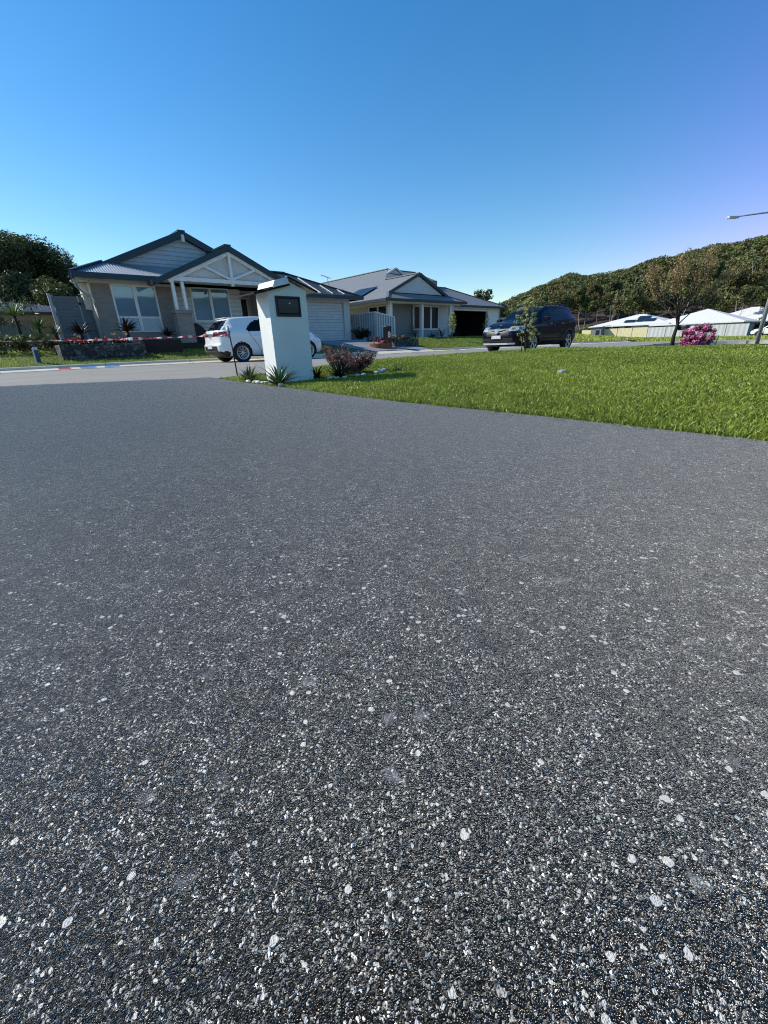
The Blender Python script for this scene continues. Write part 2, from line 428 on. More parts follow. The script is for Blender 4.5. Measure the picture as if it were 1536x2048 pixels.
# land under everything, with the wooded hill; polar grid out to the horizon
def make_land():
    rs = np.concatenate([np.linspace(.2, 60, 70), np.linspace(63, 300, 100), np.geomspace(310, 3000, 22)])
    az = np.radians(np.linspace(-180, 180, 361))
    R, A = np.meshgrid(rs, az, indexing='ij')
    X = R*np.sin(A); Y = R*np.cos(A)
    S = X*CA + Y*SA; N = -X*SA + Y*CA
    near = np.where(N > 16.3, zverge(S, N) - 0.10, np.where((N > 6.9) & (S > -6), zroad(S) - 0.12, np.where(S > 2.3, zlawn(S, N)-0.12, zdrive(S, N)-.12)))
    near = np.where(S > 26, np.minimum(near, np.where(N > 16.3, near, zroad(S)-.02)), near)
    hill = zhill(X, Y)
    t = np.clip((R-60)/40, 0, 1)
    Z = near*(1-t) + hill*t
    V = np.stack([X, Y, Z], -1).reshape(-1, 3)
    a, b = X.shape; I = np.arange(a*b).reshape(a, b)
    F = np.stack([I[:-1, :-1], I[:-1, 1:], I[1:, 1:], I[1:, :-1]], -1)
    rr = R[:-1, :-1].reshape(-1)
    mi = np.where(rr > 100, 1, 0)
    o = fastmesh('terrain', V, F.reshape(-1), 4, [M_DRY, M_HILL], smooth=True, midx=mi)
    tag(o, kind='structure')
make_land()

EDGE = lambda n: np.interp(n, [-7, .2, 1.1, 1.8, 2.3, 3.0, 3.7, 4.5, 5.7, 7.3], [2.37, 2.38, 2.38, 2.35, 2.32, 2.32, 2.35, 2.41, 2.43, 2.56])
# front driveway: one sheet, right edge along the lawn, far edge at the street
def drive_rule(S, N):
    S = S.copy()
    w = (S - S.min())/(S.max()-S.min())
    edge = EDGE(N) + .04
    S = S.min() + w*(edge - S.min())
    return S, N
sheet('driveway', -9, 2.47, -7, 7.27, .25, .1427, zdrive, M_DRIVE, 0.0, drive_rule)
# street, gutter and kerb on the far side, cross street
sheet('road', -40, 27, 7.20, 15.9, 1.0, .8, lambda S, N: zroad(S) + .03*np.sin(np.clip((N-7.2)/8.7, 0, 1)*PI), M_ASPH, 0)
sheet('side_street', 27, 46, -60, 26, 1.5, 2, lambda S, N: zroad(S), M_ASPH, .004)

def kerb(name, path, flip=1):
    """rolled kerb: bright lip, sloping gutter, short upright, flat top"""
    prof = [(0.0, -.05), (0.0, .014), (.05, .018), (.055, .008), (.40, .060), (.415, .118), (.43, .128), (.54, .132), (.54, -.05)]
    vs = []; k = len(prof)
    for (s, n, z, dx, dy) in path:
        for a, h in prof: vs.append(tuple(W(s + dx*a, n + dy*a, z + h)))
    fs = [(i*k+j, (i+1)*k+j, (i+1)*k+j+1, i*k+j+1) for i in range(len(path)-1) for j in range(k-1)]
    mb = MB(); mb.add(vs, fs)
    return mb
kp = []
def seg_kerb(s0, s1):
    path = [(s, 15.88, float(zroad(s)) , 0, 1) for s in np.linspace(s0, s1, max(2, int((s1-s0)/.5)))]
    return path
kb = kerb('kerb', seg_kerb(-40, 13.7))
k2 = kerb('kerb', seg_kerb(18.0, 28.2)); kb.add(k2.v, k2.f)
k3 = kerb('kerb', seg_kerb(35.5, 46)); kb.add(k3.v, k3.f)
KERB = tag(kb.build('kerb', M_CONC), kind='structure')
# lowered crossings in front of the two house driveways
for (a, b_) in ((13.7, 18.0), (28.2, 35.5)):
    sheet('driveway_crossing', a, b_, 15.86, 16.45, .5, .1, lambda S, N: zroad(S) + .012 + .11*np.clip((N-15.9)/.5, 0, 1), M_CONC, 0)
# near kerb beside the lawn and along the cross street
nk = kerb('kerb', [(s, 7.30, float(zroad(s)) - .03 - .10*float(nsst((6.5-s)/3.5)), 0, -1) for s in np.linspace(2.9, 22.5, 40)])
arc = [(22.5+4.2*math.sin(a), 3.1+4.2*math.cos(a), float(zroad(24)), -math.sin(a), -math.cos(a)) for a in np.linspace(0, PI/2, 14)]
k4 = kerb('kerb', arc + [(26.7, n, float(zroad(24))-.0, -1, 0) for n in np.linspace(2.0, -40, 30)]); nk.add(k4.v, k4.f)
tag(nk.build('kerb', M_CONC), kind='structure')
# paint dabs on the kerb
for s, w_, c in ((.45+1.05, .30, (.42, .07, .07)), (2.1, .42, (.10, .27, .55)), (2.75, .42, (.08, .26, .55)), (17.6+1.5, .5, (.62, .55, .05)), (20.0, .4, (.25, .34, .5)), (20.9, .4, (.5, .55, .62))):
    mb = MB(); z = float(zroad(s))
    k = 7
    for i in range(k):
        a = s - w_/2 + w_*i/k; b_ = a + w_/k
        j0 = .07 + rnd.uniform(0, .04); j1 = .39 - rnd.uniform(0, .03)
        mb.quad(W(a, 15.88+j0, z+.008+(j0-.055)*.151+.004), W(b_, 15.88+j0, z+.008+(j0-.055)*.151+.004), W(b_, 15.88+j1, z+.008+(j1-.055)*.151+.004), W(a, 15.88+j1, z+.008+(j1-.055)*.151+.004))
    o = mb.build('paint_mark', mat('kerb paint %.2f' % c[0], c, .8, var=.25, vscale=25), KERB)

# lawn soil, far verge, house driveways, dry verge
sheet('lawn', 2.22, 26.6, -9, 7.0, .3, .3, zlawn, M_SOIL, -.012)
sheet('verge', -40, 13.75, 16.38, 22.5, .5, .4, zverge, M_VERGE, 0)
sheet('verge', 17.9, 28.3, 16.38, 24.0, .5, .4, zverge, M_VERGE, 0)
sheet('verge', 35.4, 80, 16.38, 30.0, 1.5, 1.5, zverge, M_DRY, 0)
def fan(S, N):
    w = (S - 12.2)/(17.4-12.2); t = np.clip((22.6-N)/6.2, 0, 1)
    a = 12.2 + 1.5*t; b_ = 17.4 + .55*t
    return a + w*(b_-a), N
sheet('house_driveway', 12.2, 17.4, 16.42, 22.6, .5, .3, zverge, M_PAVER, .012, fan)
sheet('house_driveway', 28.3, 35.4, 16.42, 31.0, .5, .4, zverge, M_PAVER, .012)

# ------------------------------------------------------------------ grass made of blades
def blades(name, S, N, Z, h, w, m, lean=.8, tintbase=.5, tintvar=.3, seed=3):
    r = np.random.default_rng(seed); k = len(S)
    X = S*CA - N*SA; Y = S*SA + N*CA
    ang = r.uniform(0, 2*PI, k); hh = h*r.uniform(.55, 1.25, k); ww = w*r.uniform(.7, 1.3, k)
    dx, dy = np.cos(ang), np.sin(ang)
    la = r.uniform(.15, lean, k); az = r.uniform(0, 2*PI, k); lx, ly = np.cos(az)*la*hh, np.sin(az)*la*hh
    B = np.stack([X, Y, Z], -1)
    side = np.stack([dx*ww/2, dy*ww/2, np.zeros(k)], -1)
    mid = B + np.stack([lx*.35, ly*.35, hh*.62], -1); tip = B + np.stack([lx, ly, hh*r.uniform(.6, 1.0, k)], -1)
    V = np.stack([B-side*.8, B+side*.8, mid-side, mid+side, tip-side*.18, tip+side*.18], 1).reshape(-1, 3)
    o = np.arange(k)[:, None]*6
    F = (o + np.array([[0, 1, 3, 2, 2, 3, 5, 4]])).reshape(-1)
    t = np.clip(tintbase + r.normal(0, tintvar, k), 0, 1)
    ob = fastmesh(name, V, F, 4, m, tint=np.repeat(t, 2))
    return ob

M_GRASS = mat_leaf('broad lawn blade', (.08, .135, .010), (.42, .48, .07), .42, .35, dry=(.50, .50, .22))
M_GRASS2 = mat_leaf('verge blade', (.12, .19, .022), (.44, .50, .09), .6, .35)
def lawn_points():
    Ss, Ns, Hs, Ws = [], [], [], []
    # density rings by distance, nearest first
    for r0, r1, dens, hh, ww in ((1.5, 3.6, 11000, .040, .0058), (3.6, 6, 6200, .041, .0068), (6, 9, 3600, .042, .0085), (9, 13.5, 1700, .048, .013), (13.5, 26, 260, .06, .035)):
        a0, a1 = math.radians(-40), math.radians(56)
        cnt = int(dens*(a1-a0)/2*(r1*r1-r0*r0))
        R = np.sqrt(rng.uniform(r0*r0, r1*r1, cnt)); A = rng.uniform(a0, a1, cnt)
        x, y = R*np.sin(A), R*np.cos(A); s, n = x*CA+y*SA, -x*SA+y*CA
        edge = EDGE(n) + .03 + .012*np.sin(n*9)*np.sin(n*23)
        ok = (s > edge) & (n < 6.78) & (n > -8.5) & (s < 25.5)
        # keep clear of the pillar and the garden bed
        ok &= ~((s > 2.57) & (s < 3.11) & (n > 4.89) & (n < 5.21))
        s, n = s[ok], n[ok]
        Ss.append(s); Ns.append(n); Hs.append(np.full(len(s), hh)); Ws.append(np.full(len(s), ww))
    return map(np.concatenate, (Ss, Ns, Hs, Ws))
S_, N_, H_, W_ = lawn_points()
dry = nsst((S_-11.8 + .8*np.sin(N_*1.7))/1.6)
cl = np.sin(S_*7.3+np.sin(N_*5))*np.sin(N_*8.1+np.sin(S_*6.1))
tb = .44 + .08*cl + .10*np.sin(S_*1.3+2)*np.sin(N_*.9)
g1 = S_ < 1e9
kk = rng.uniform(0, 1, len(S_)) > dry*.75
lush = kk & (dry < .6)
lz = zlawn(S_, N_) - .012
o = blades('grass', S_[lush], N_[lush], lz[lush], H_[lush]*(1+.08*cl[lush]), W_[lush], M_GRASS, .9, tb[lush], .17)
tag(o, 'lush green broad-leaf lawn beside the driveway', 'lawn grass', kind='stuff')
dr = kk & (dry >= .6)
o = blades('dry_grass', S_[dr], N_[dr], lz[dr], H_[dr]*.8, W_[dr], M_GRASS2, 1.0, .6, .25, 4)
tag(o, 'short yellowish grass at the street corner beyond the lawn', 'dry grass', kind='stuff')
# far verge tufts
def verge_blades(s0, s1, n0, n1, cnt, hh, ww, name, label, tb0, seed, cut=None, m=None):
    s = rng.uniform(s0, s1, cnt); n = rng.uniform(n0, n1, cnt)
    if cut is not None:
        k = cut(s, n); s, n = s[k], n[k]
    o = blades(name, s, n, zverge(s, n)-.005, hh, ww, m or M_GRASS2, 1.0, tb0 if not callable(tb0) else tb0(s, n), .22, seed)
    return tag(o, label, 'grass', kind='stuff')
verge_blades(-8, 13.6, 16.45, 20.4, 42000, .055, .016, 'verge_grass', 'short olive grass on the verge in front of the left house', lambda s, n: .38 + .45*nsst((1.5-s)/2.5), 5,
             lambda s, n: (s < 12.3) & ~((s > 1.6) & (s < 4.2) & (n > 17.25) & (n < 19)))
verge_blades(18.2, 28.1, 16.45, 21.0, 16000, .06, .022, 'verge_grass', 'short green grass in front of the middle house', .3, 6)
verge_blades(36, 82, 16.5, 36, 26000, .22, .07, 'dry_grass', 'rough yellow grass along the far fence', .85, 8)
def farside(cnt):
    s = rng.uniform(47, 82, cnt); n = rng.uniform(-15, 22, cnt)
    o = blades('dry_grass', s, n, zroad(s)-.02, .22, .08, M_GRASS2, 1.0, .95, .25, 12)
    tag(o, 'rough yellow grass across the side street before the pale fence', 'grass', kind='stuff')
farside(24000)
# ------------------------------------------------------------------ house materials
M_TEAL = mat('dark teal gutter steel', (.012, .035, .047), .35, .1, .1)
M_ROOFD = mat_stripe('dark corrugated roof, laps across', (.075, .078, .08), 'X', .19, .45, .02, .55, .2)
M_ROOFN = mat_stripe('dark corrugated roof, laps along', (.075, .078, .08), 'Y', .19, .45, .02, .55, .2)
M_ROOFMETAL = mat('bare folded roof steel', (.36, .38, .40), .3, .3, .05)
M_GLINT = mat('pale roof glint', (.75, .76, .76), .3, .3, .05)
M_BOARD = mat_stripe('pale weatherboard', (.72, .69, .62), 'Z', .18, .6, .012, .62, sharp=True)
M_BOARDG = mat_stripe('grey gable weatherboard', (.68, .68, .67), 'Z', .17, .6, .012, .6, sharp=True)
M_BRICK = mat_brick('taupe brick', (.26, .22, .19), (.33, .27, .235), (.36, .32, .28))
M_CREAM = mat('cream render', (.66, .62, .54), .8, 0, .06, bump=.2)
M_WHITE = mat('white joinery paint', (.90, .87, .81), .5, 0, .05)
M_SOFFIT = mat('soffit board', (.66, .64, .60), .7, 0, .05)
M_PANEL = mat('grey infill panel', (.68, .66, .62), .7, 0, .06)
M_DOORS = mat_stripe('white roller door', (.76, .73, .68), 'Z', .15, .45, .014, .62, sharp=True)
M_GLASS = mat_glass('blue window glass', (.09, .21, .29), .03, 1.0)
M_GLASSD = mat_glass('dark window glass', (.012, .022, .028), .03, .5)
M_PANEREFL = mat('pale reflection on window panes', (.50, .58, .62), .25, 0, .06)
M_BLACK = mat('dark void', (.008, .008, .009), .9, 0, .05)
M_DARKDOOR = mat('dark entry door', (.04, .035, .03), .5)
M_SLATG = mat('slate grey powder coat', (.15, .175, .20), .5, 0, .08)
M_GREYPOST = mat('pale grey post', (.42, .44, .45), .5, 0, .08)
M_ROOFG = mat_stripe('mid grey roof, laps across', (.26, .255, .245), 'X', .19, .5, .008, .86, .1)
M_ROOFGN = mat_stripe('mid grey roof, laps along', (.26, .255, .245), 'Y', .19, .5, .008, .86, .1)
M_RENDER = mat('light grey render', (.68, .65, .59), .8, 0, .05, bump=.2)
M_TAUPE = mat('taupe render', (.27, .255, .25), .8, 0, .06, bump=.2)
M_SKIRTW = mat('pale grey render base', (.36, .38, .42), .8, 0, .06, bump=.2)
M_GUTTER = mat('charcoal gutter', (.022, .03, .036), .4, .1, .1)
M_SOLAR = mat_stripe('solar cells', (.012, .013, .02), 'Y', .17, .3, .001, .6)
M_FENCEW = mat_stripe('off-white steel fence', (.60, .60, .58), 'X', .10, .5, .03, .45)
M_FENCEWN = mat_stripe('off-white steel fence side', (.72, .73, .72), 'Y', .24, .5, .03, .45)
M_FENCEWX = mat_stripe('off-white steel fence front', (.76, .77, .76), 'X', .21, .5, .03, .28)
M_FENCEY = mat_stripe('cream steel fence', (.80, .70, .40), 'Y', .2, .6, .01, .92)
M_FENCEP = mat_stripe('pale steel fence', (.74, .73, .69), 'Y', .62, .5, .012, .72)
M_ROOFW = mat_stripe('white roof steel', (.88, .85, .78), 'Y', .45, .5, .004, .93)
M_STONE = None

def window(parent, off, s0, s1, n, z0, z1, cols=1, tr=None, m=None, fr=.06, low=None, name='window'):
    """frame (proud of the wall, which stands at n) with its panes; tr: height of a transom"""
    m = m or M_GLASS
    f = MB()
    a = n - .03
    f.box((s0, a, z1-fr), (s1, n+.06, z1)); f.box((s0, a, z0), (s1, n+.06, z0+fr))
    f.box((s0, a, z0+fr), (s0+fr, n+.06, z1-fr)); f.box((s1-fr, a, z0+fr), (s1, n+.06, z1-fr))
    for c in range(1, cols):
        x = s0 + (s1-s0)*c/cols; f.box((x-fr*.9, a+.004, z0+fr), (x+fr*.9, n+.05, z1-fr))
    if tr: f.box((s0+fr, a+.008, tr-.04), (s1-fr, n+.05, tr+.04))
    o = f.build(name, M_WHITE, parent, off)
    g = MB(); g.box((s0+fr*.5, n+.015, z0+fr*.5), (s1-fr*.5, n+.03, z1-fr*.5), 0)
    g.build('pane', m, o, off)
    return o

def gutter(mb, p, q, w=.11, h=.16, mi=0): mb.beam(p, q, w, h, mi)

def finish_roof(o): return o

# ================================================================== left house
H1, f1 = street_thing('house', 'weatherboard house with dark teal gable trim and white truss porch, behind the white hatchback', 'house', 3.5, 20.6, .6)
def B(mb, name, m, parent=None, **k): return mb.build(name, m, parent or H1, f1, **k)
ze = 3.08
mb = MB()
mb.box((3.5, 20.6, .1), (4.14, 20.8, 2.98)); mb.box((5.77, 20.6, .1), (6.42, 20.8, 2.98)); mb.box((4.14, 20.6, .1), (5.77, 20.8, 1.15))
B(mb, 'brick_wall', M_BRICK)
mb = MB(); mb.box((3.5, 20.8, .1), (3.62, 22.6, 2.98)); mb.box((3.62, 22.48, .1), (5.4, 22.6, 2.98)); mb.box((5.4, 22.6, .1), (5.52, 31.8, 2.98)); mb.box((5.4, 31.8, .1), (17.3, 32, 2.98)); mb.box((17.1, 22.7, .1), (17.3, 31.8, 2.98)); mb.box((3.5, 20.59, 2.88), (6.6, 20.80, 3.0))
B(mb, 'side_wall', M_CREAM)
window(H1, f1, 4.14, 5.77, 20.6, 1.15, 2.88, 2, 1.70)
mb = MB(); mb.box((5.0, 20.608, 1.22), (5.70, 20.612, 1.66)); mb.box((4.24, 20.608, 1.24), (4.88, 20.612, 1.64))
B(mb, 'pane_reflection', M_PANEREFL)  # bright reflection low in the panes, put on as thin pale sheets
mb = MB(); mb.box((6.42, 21.0, .1), (7.30, 21.15, 3.1)); mb.box((7.30, 21.0, .1), (9.04, 21.15, 1.58)); mb.box((7.30, 21.0, 2.98), (9.04, 21.15, 3.1)); mb.box((9.04, 21.0, .1), (9.6, 21.15, 3.1)); mb.box((9.45, 21.15, .1), (9.6, 22.9, 3.1))
B(mb, 'weatherboard_wall', M_BOARD)
window(H1, f1, 7.30, 9.04, 21.0, 1.58, 2.98, 2)
# entry recess
mb = MB(); mb.box((9.6, 22.9, .1), (11.0, 23.05, 3.1)); mb.box((11.0, 21.4, .1), (11.15, 23.05, 3.1)); mb.box((11.15, 21.4, .1), (12.0, 21.55, 3.1)); mb.box((12.0, 21.4, .1), (12.15, 22.7, 3.1))
B(mb, 'entry_wall', M_RENDER)
d = MB(); d.box((9.95, 22.86, .7), (10.75, 22.9, 2.75)); dd = B(d, 'door', M_DARKDOOR)
d = MB(); d.box((9.87, 22.84, .7), (9.95, 22.9, 2.83)); d.box((10.75, 22.84, .7), (10.83, 22.9, 2.83)); d.box((9.95, 22.84, 2.75), (10.75, 22.9, 2.83)); B(d, 'door_frame', M_WHITE)
# garage
mb = MB(); mb.box((12.15, 22.5, .1), (12.35, 22.7, 3.0)); mb.box((16.85, 22.5, .1), (17.3, 22.7, 3.0)); mb.box((12.35, 22.5, 2.74), (16.85, 22.7, 3.0))
B(mb, 'garage_wall', M_RENDER)
mb = MB(); mb.box((12.35, 22.62, .3), (16.85, 22.66, 2.74)); B(mb, 'garage_door', M_DOORS)
mb = MB(); mb.box((3.5, 20.9, .3), (17.2, 31.9, .5)); B(mb, 'floor_slab', M_CONC)
# main roof: ridge along n at s=7.5, eaves at 2.95 and 12.05
zr_ = 5.08; ns = 21.3; sl = .438
def zs(s): return zr_ - abs(s-7.5)*sl
mb = MB()
mb.slab([(3.10, ns, zs(3.10)), (7.5, ns, zr_), (7.5, 32.6, zr_), (5.1, 32.6, zs(5.1)), (3.5, 23.0, zs(3.5))][::-1], .05, 1)
mb.slab([(7.5, ns, zr_), (12.07, ns, zs(12.07)), (12.07, 32.6, zs(12.07)), (7.5, 32.6, zr_)][::-1], .05, 1)
B(mb, 'roof', [M_ROOFD, M_ROOFN])
# corrugated skirt below the gable: real corrugations
mb = MB(); vs = []; fs = []; cols = 58*6
s_a, s_b = 2.95, 8.4
zf = 3.14; dz = zs(4.25)-zf
for i in range(cols+1):
    s = s_a + (s_b-s_a)*i/cols
    top = min(1.0, (s - s_a)/1.3)
    h = .015*math.sin(i*2*PI/6)
    n1 = 20.0 + top*1.32
    vs += [(s, 20.0, zf+h), (s, n1, zf + .44*(n1-20.0)+h)]
for i in range(cols): fs.append((2*i, 2*i+2, 2*i+3, 2*i+1))
mb.add(vs, fs); B(mb, 'roof_skirt', M_ROOFMETAL)
mb = MB(); mb.slab([(2.95, 20.0, 3.12), (4.25, 21.32, 3.12+.56), (2.95, 21.32, 3.12)][::-1], .02); B(mb, 'roof_skirt', M_ROOFD)
# upper gable cladding
gb = MB(); gz = 3.66
gb.prism([(7.5-(zr_-.2-gz)/sl, gz), (7.5+(zr_-.2-gz)/sl, gz), (7.5, zr_-.2)], ns+.12, ns+.2)
B(gb, 'gable_cladding', M_BOARDG)
bb = MB()
bb.beam((4.1, ns-.02, zs(4.1)-.06), (7.5, ns-.02, zr_-.06), .10, .24); bb.beam((7.5, ns-.021, zr_-.06), (12.1, ns-.021, zs(12.1)-.06), .10, .24)
bb.beam((2.9, 20.0, 3.16), (4.2, 21.3, 3.73), .14, .10)
bb.beam((7.5, ns-.05, zr_+.05), (7.5, 32.6, zr_+.05), .30, .06)
bb.beam((2.88, 19.98, 3.06), (5.95, 19.98, 3.06), .12, .19); bb.beam((2.9, 20.05, 3.06), (3.4, 22.9, 3.06), .12, .19)
B(bb, 'gutter', M_TEAL)
mb = MB(); mb.box((7.44, ns-.1, 4.72), (7.56, ns+.1, 4.98)); B(mb, 'finial_post', M_WHITE)
mb = MB(); mb.box((2.98, 20.02, 2.965), (12.0, 21.3, 2.985)); mb.quad((2.98, 21.3, 2.975), (3.5, 21.3, 2.975), (3.6, 22.8, 2.975), (3.4, 22.8, 2.975)); B(mb, 'soffit', M_SOFFIT)
# porch gable with open truss
pa, pz = 8.6, 4.35; pn = 19.35; psl = .452
def zp(s): return pz - abs(s-pa)*psl
mb = MB()
mb.slab([(5.5, pn, zp(5.5)), (pa, pn, pz), (pa, 23.6, pz), (5.5, 23.6, zp(5.5))][::-1], .05, 1); mb.slab([(pa, pn, pz), (11.7, pn, zp(11.7)), (11.7, 23.6, zp(11.7)), (pa, 23.6, pz)][::-1], .05, 1)
B(mb, 'porch_roof', [M_ROOFD, M_ROOFN])
bb = MB()
bb.beam((5.42, pn-.03, zp(5.42)-.05), (pa, pn-.03, pz-.05), .10, .20); bb.beam((pa, pn-.031, pz-.05), (11.78, pn-.031, zp(11.78)-.05), .10, .20)
bb.beam((pa, pn-.06, pz+.05), (pa, 23, pz+.05), .28, .06); bb.beam((5.45, pn, zp(5.45)-.04), (5.45, 20.0, zp(5.45)-.04), .12, .16)
B(bb, 'bargeboard', M_TEAL)
mb = MB(); mb.prism([(6.25, 3.15), (11.05, 3.15), (pa, 4.22)], pn+.14, pn+.2); B(mb, 'gable_panel', M_PANEL)
tb = MB(); yn = pn + .06
tb.beam((5.75, yn, 3.05), (11.45, yn, 3.05), .12, .15)
tb.beam((6.0, yn+.002, zp(6.0)-.23), (pa, yn+.002, pz-.24), .10, .13); tb.beam((pa, yn+.001, pz-.24), (11.2, yn+.001, zp(11.2)-.23), .10, .13)
tb.beam((pa, yn-.03, 2.88), (pa, yn-.03, 4.15), .11, .11)
tb.beam((pa, yn-.005, 3.13), (7.35, yn-.005, 3.62), .08, .09); tb.beam((pa, yn-.006, 3.13), (9.85, yn-.006, 3.62), .08, .09)
B(tb, 'truss', M_WHITE)
mb = MB()
for s in (6.14, 6.52, 10.9): mb.box((s-.06, pn+.1, 1.86), (s+.06, pn+.22, 2.98))
for s in (6.14, 6.52, 10.9):
    m1 = MB(); m1.box((s-.06, pn+.1, 1.92), (s+.06, pn+.22, 2.98)); B(m1, 'post', M_WHITE)
m1 = MB(); m1.box((6.02, pn, .1), (6.64, pn+.5, 1.80)); B(m1, 'pier', M_BRICK)
m1 = MB(); m1.box((5.97, pn-.05, 1.80), (6.69, pn+.55, 1.92)); B(m1, 'pier_cap', M_BRICK)
m1 = MB(); m1.box((10.65, pn, .1), (11.2, pn+.5, 1.92)); B(m1, 'pier', M_BRICK)
mb = MB(); mb.box((5.6, pn+.2, 2.965), (11.6, 23.6, 2.98)); mb.box((5.75, pn+.1, 2.98), (5.85, 20, 3.1)); B(mb, 'soffit', M_SOFFIT)
mb = MB(); mb.box((5.9, 19.3, .35), (11.4, 23, .62)); B(mb, 'porch_floor', M_CONC)
# garage roof (hip); sun glints on its laps added as pale raised strips
g0, gn, gzv, gs = 17.88, 22.0, 3.06, .438
ridge_n = 25.3; rz = gzv + (ridge_n-gn)*gs; rs = g0-(ridge_n-gn)
mb = MB()
mb.slab([(8.5, gn, gzv), (g0, gn, gzv), (rs, ridge_n, rz), (8.5, ridge_n, rz)], .05, 0)
mb.slab([(g0, gn, gzv), (g0, 28.6, gzv), (rs, ridge_n, rz)], .05, 1)
mb.slab([(g0, 28.6, gzv), (8.5, 28.6, gzv), (8.5, ridge_n, rz), (rs, ridge_n, rz)], .05, 0)
B(mb, 'garage_roof', [M_ROOFD, M_ROOFN])
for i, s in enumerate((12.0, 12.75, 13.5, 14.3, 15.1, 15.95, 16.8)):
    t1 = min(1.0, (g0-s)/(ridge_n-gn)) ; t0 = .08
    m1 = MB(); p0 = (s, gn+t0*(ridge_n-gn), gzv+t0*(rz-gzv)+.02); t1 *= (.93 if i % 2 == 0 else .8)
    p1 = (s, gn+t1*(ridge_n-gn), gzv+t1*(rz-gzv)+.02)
    m1.beam(p0, p1, .055, .03); B(m1, 'roof_glint', M_GLINT)
bb = MB(); bb.beam((12.0, gn-.04, gzv-.07), (g0+.04, gn-.04, gzv-.07), .12, .19); bb.beam((g0+.04, gn-.1, gzv-.07), (g0+.04, 28.6, gzv-.07), .12, .19)
bb.beam((g0, gn, gzv+.03), (rs, ridge_n, rz+.03), .16, .06); bb.beam((9.5, ridge_n, rz+.03), (rs, ridge_n, rz+.03), .2, .07)
B(bb, 'gutter', M_TEAL)
mb = MB(); mb.box((12.0, gn, 2.985), (g0, 22.7, 3.0)); mb.box((17.3, 22.7, 2.985), (g0, 28.5, 3.0)); B(mb, 'soffit', M_SOFFIT)
# left wall services
mb = MB(); mb.tube([(2.95, 20.15, 2.95), (3.0, 20.3, 2.7), (3.4, 20.65, 2.35), (3.42, 20.7, .7)], .04, 8); B(mb, 'downpipe', M_GREYPOST, smooth=True)
mb = MB(); mb.box((3.28, 21.3, 2.0), (3.5, 21.75, 2.95)); B(mb, 'hot_water_unit', M_CREAM, bevel=.02)
mb = MB(); mb.lathe([(0, -.01), (.14, 0), (.15, .02), (.0, .03)], 16, 0, 'Z', (3.25, 21.1, 2.5)); mb.tube([(3.3, 21.1, 2.5), (3.48, 21.15, 2.42)], .02, 6); B(mb, 'antenna_dish', M_WHITE)

# side gate and fence of the left house
G, fg = street_thing('side_gate', 'slate grey slatted side gate with tall pale end post, left of the brick wall', 'gate', 2.9, 21.5, .6)
for k, (a, b_) in enumerate(((2.30, 3.08), (3.13, 3.68))):
    mb = MB(); k2 = 15
    for i in range(k2):
        z = .68 + i*.121; mb.box((a, 21.485, z), (b_, 21.50, z+.098))
    mb.box((a+.01, 21.505, .66), (b_-.01, 21.515, 2.45))
    mb.box((a, 21.52, .66), (a+.04, 21.55, 2.46)); mb.box((b_-.04, 21.52, .66), (b_, 21.55, 2.46))
    mb.build('slat_panel', M_SLATG, G, fg)
mb = MB(); mb.box((2.16, 21.42, .55), (2.26, 21.56, 2.55)); mb.build('post', M_GREYPOST, G, fg)
mb = MB(); mb.box((3.085, 21.47, .6), (3.125, 21.56, 2.48)); mb.build('post', M_GREYPOST, G, fg)
mb = MB(); mb.box((3.09, 21.43, 2.18), (3.16, 21.47, 2.26)); mb.build('latch', M_BLACK, G, fg)

# ================================================================== middle house
H2, f2 = street_thing('house', 'light grey house with grey hip roof, white verandah posts and open dark garage', 'house', 21, 22.8, .6)
def B2(mb, name, m, parent=None, **k): return mb.build(name, m, parent or H2, f2, **k)
zb = .35
mb = MB(); mb.box((21.9, 23.7, zb), (23.95, 23.85, 3.0)); B2(mb, 'front_wall', M_TAUPE)
mb = MB(); mb.box((23.95, 23.55, zb), (26.85, 23.7, 1.22)); B2(mb, 'window_base', M_SKIRTW)
mb = MB(); mb.box((23.95, 23.55, 2.86), (26.85, 23.7, 3.0)); mb.box((26.85, 23.6, zb), (27.35, 23.75, 3.0)); mb.box((28.3, 23.6, zb), (28.7, 23.75, 3.0)); mb.box((27.35, 23.6, 2.8), (28.3, 23.75, 3.0)); mb.box((28.55, 23.75, zb), (28.7, 31, 3.0)); B2(mb, 'front_wall', M_RENDER)
for a, b_, c in ((23.98, 25.0, 1), (25.0, 26.82, 2)): window(H2, f2, a, b_, 23.55, 1.22, 2.88, c, None, M_GLASSD, .09)
mb = MB(); mb.box((27.35, 23.66, .6), (28.3, 23.7, 2.8)); B2(mb, 'door', M_PANEL)
mb = MB(); mb.box((21.7, 23.7, zb), (21.9, 38, 3.0)); mb.box((21.9, 37.8, zb), (36.6, 38, 3.0)); B2(mb, 'side_wall', M_RENDER)
mb = MB()
mb.box((21.66, 23.95, 1.0), (21.70, 24.75, 2.8)); B2(mb, 'side_window', M_GLASSD); mb = MB(); mb.box((21.66, 24.95, 1.0), (21.70, 25.8, 2.8)); B2(mb, 'side_window', M_GLASSD)
mb = MB()
for n in (23.87, 24.85, 25.85): mb.box((21.63, n-.06, .9), (21.70, n+.06, 2.9))
mb.box((21.632, 23.93, 2.8), (21.70, 25.79, 2.9)); B2(mb, 'window_trim', M_WHITE)
for s in (21.05, 24.15, 27.3):
    m1 = MB(); m1.box((s-.11, 22.75, .6), (s+.11, 22.97, 2.88)); B2(m1, 'post', M_WHITE)
mb = MB(); mb.box((20.9, 22.72, 2.88), (28.4, 23.0, 3.02)); mb.box((20.9, 23.0, 2.88), (21.15, 28, 3.02)); B2(mb, 'verandah_beam', M_WHITE)
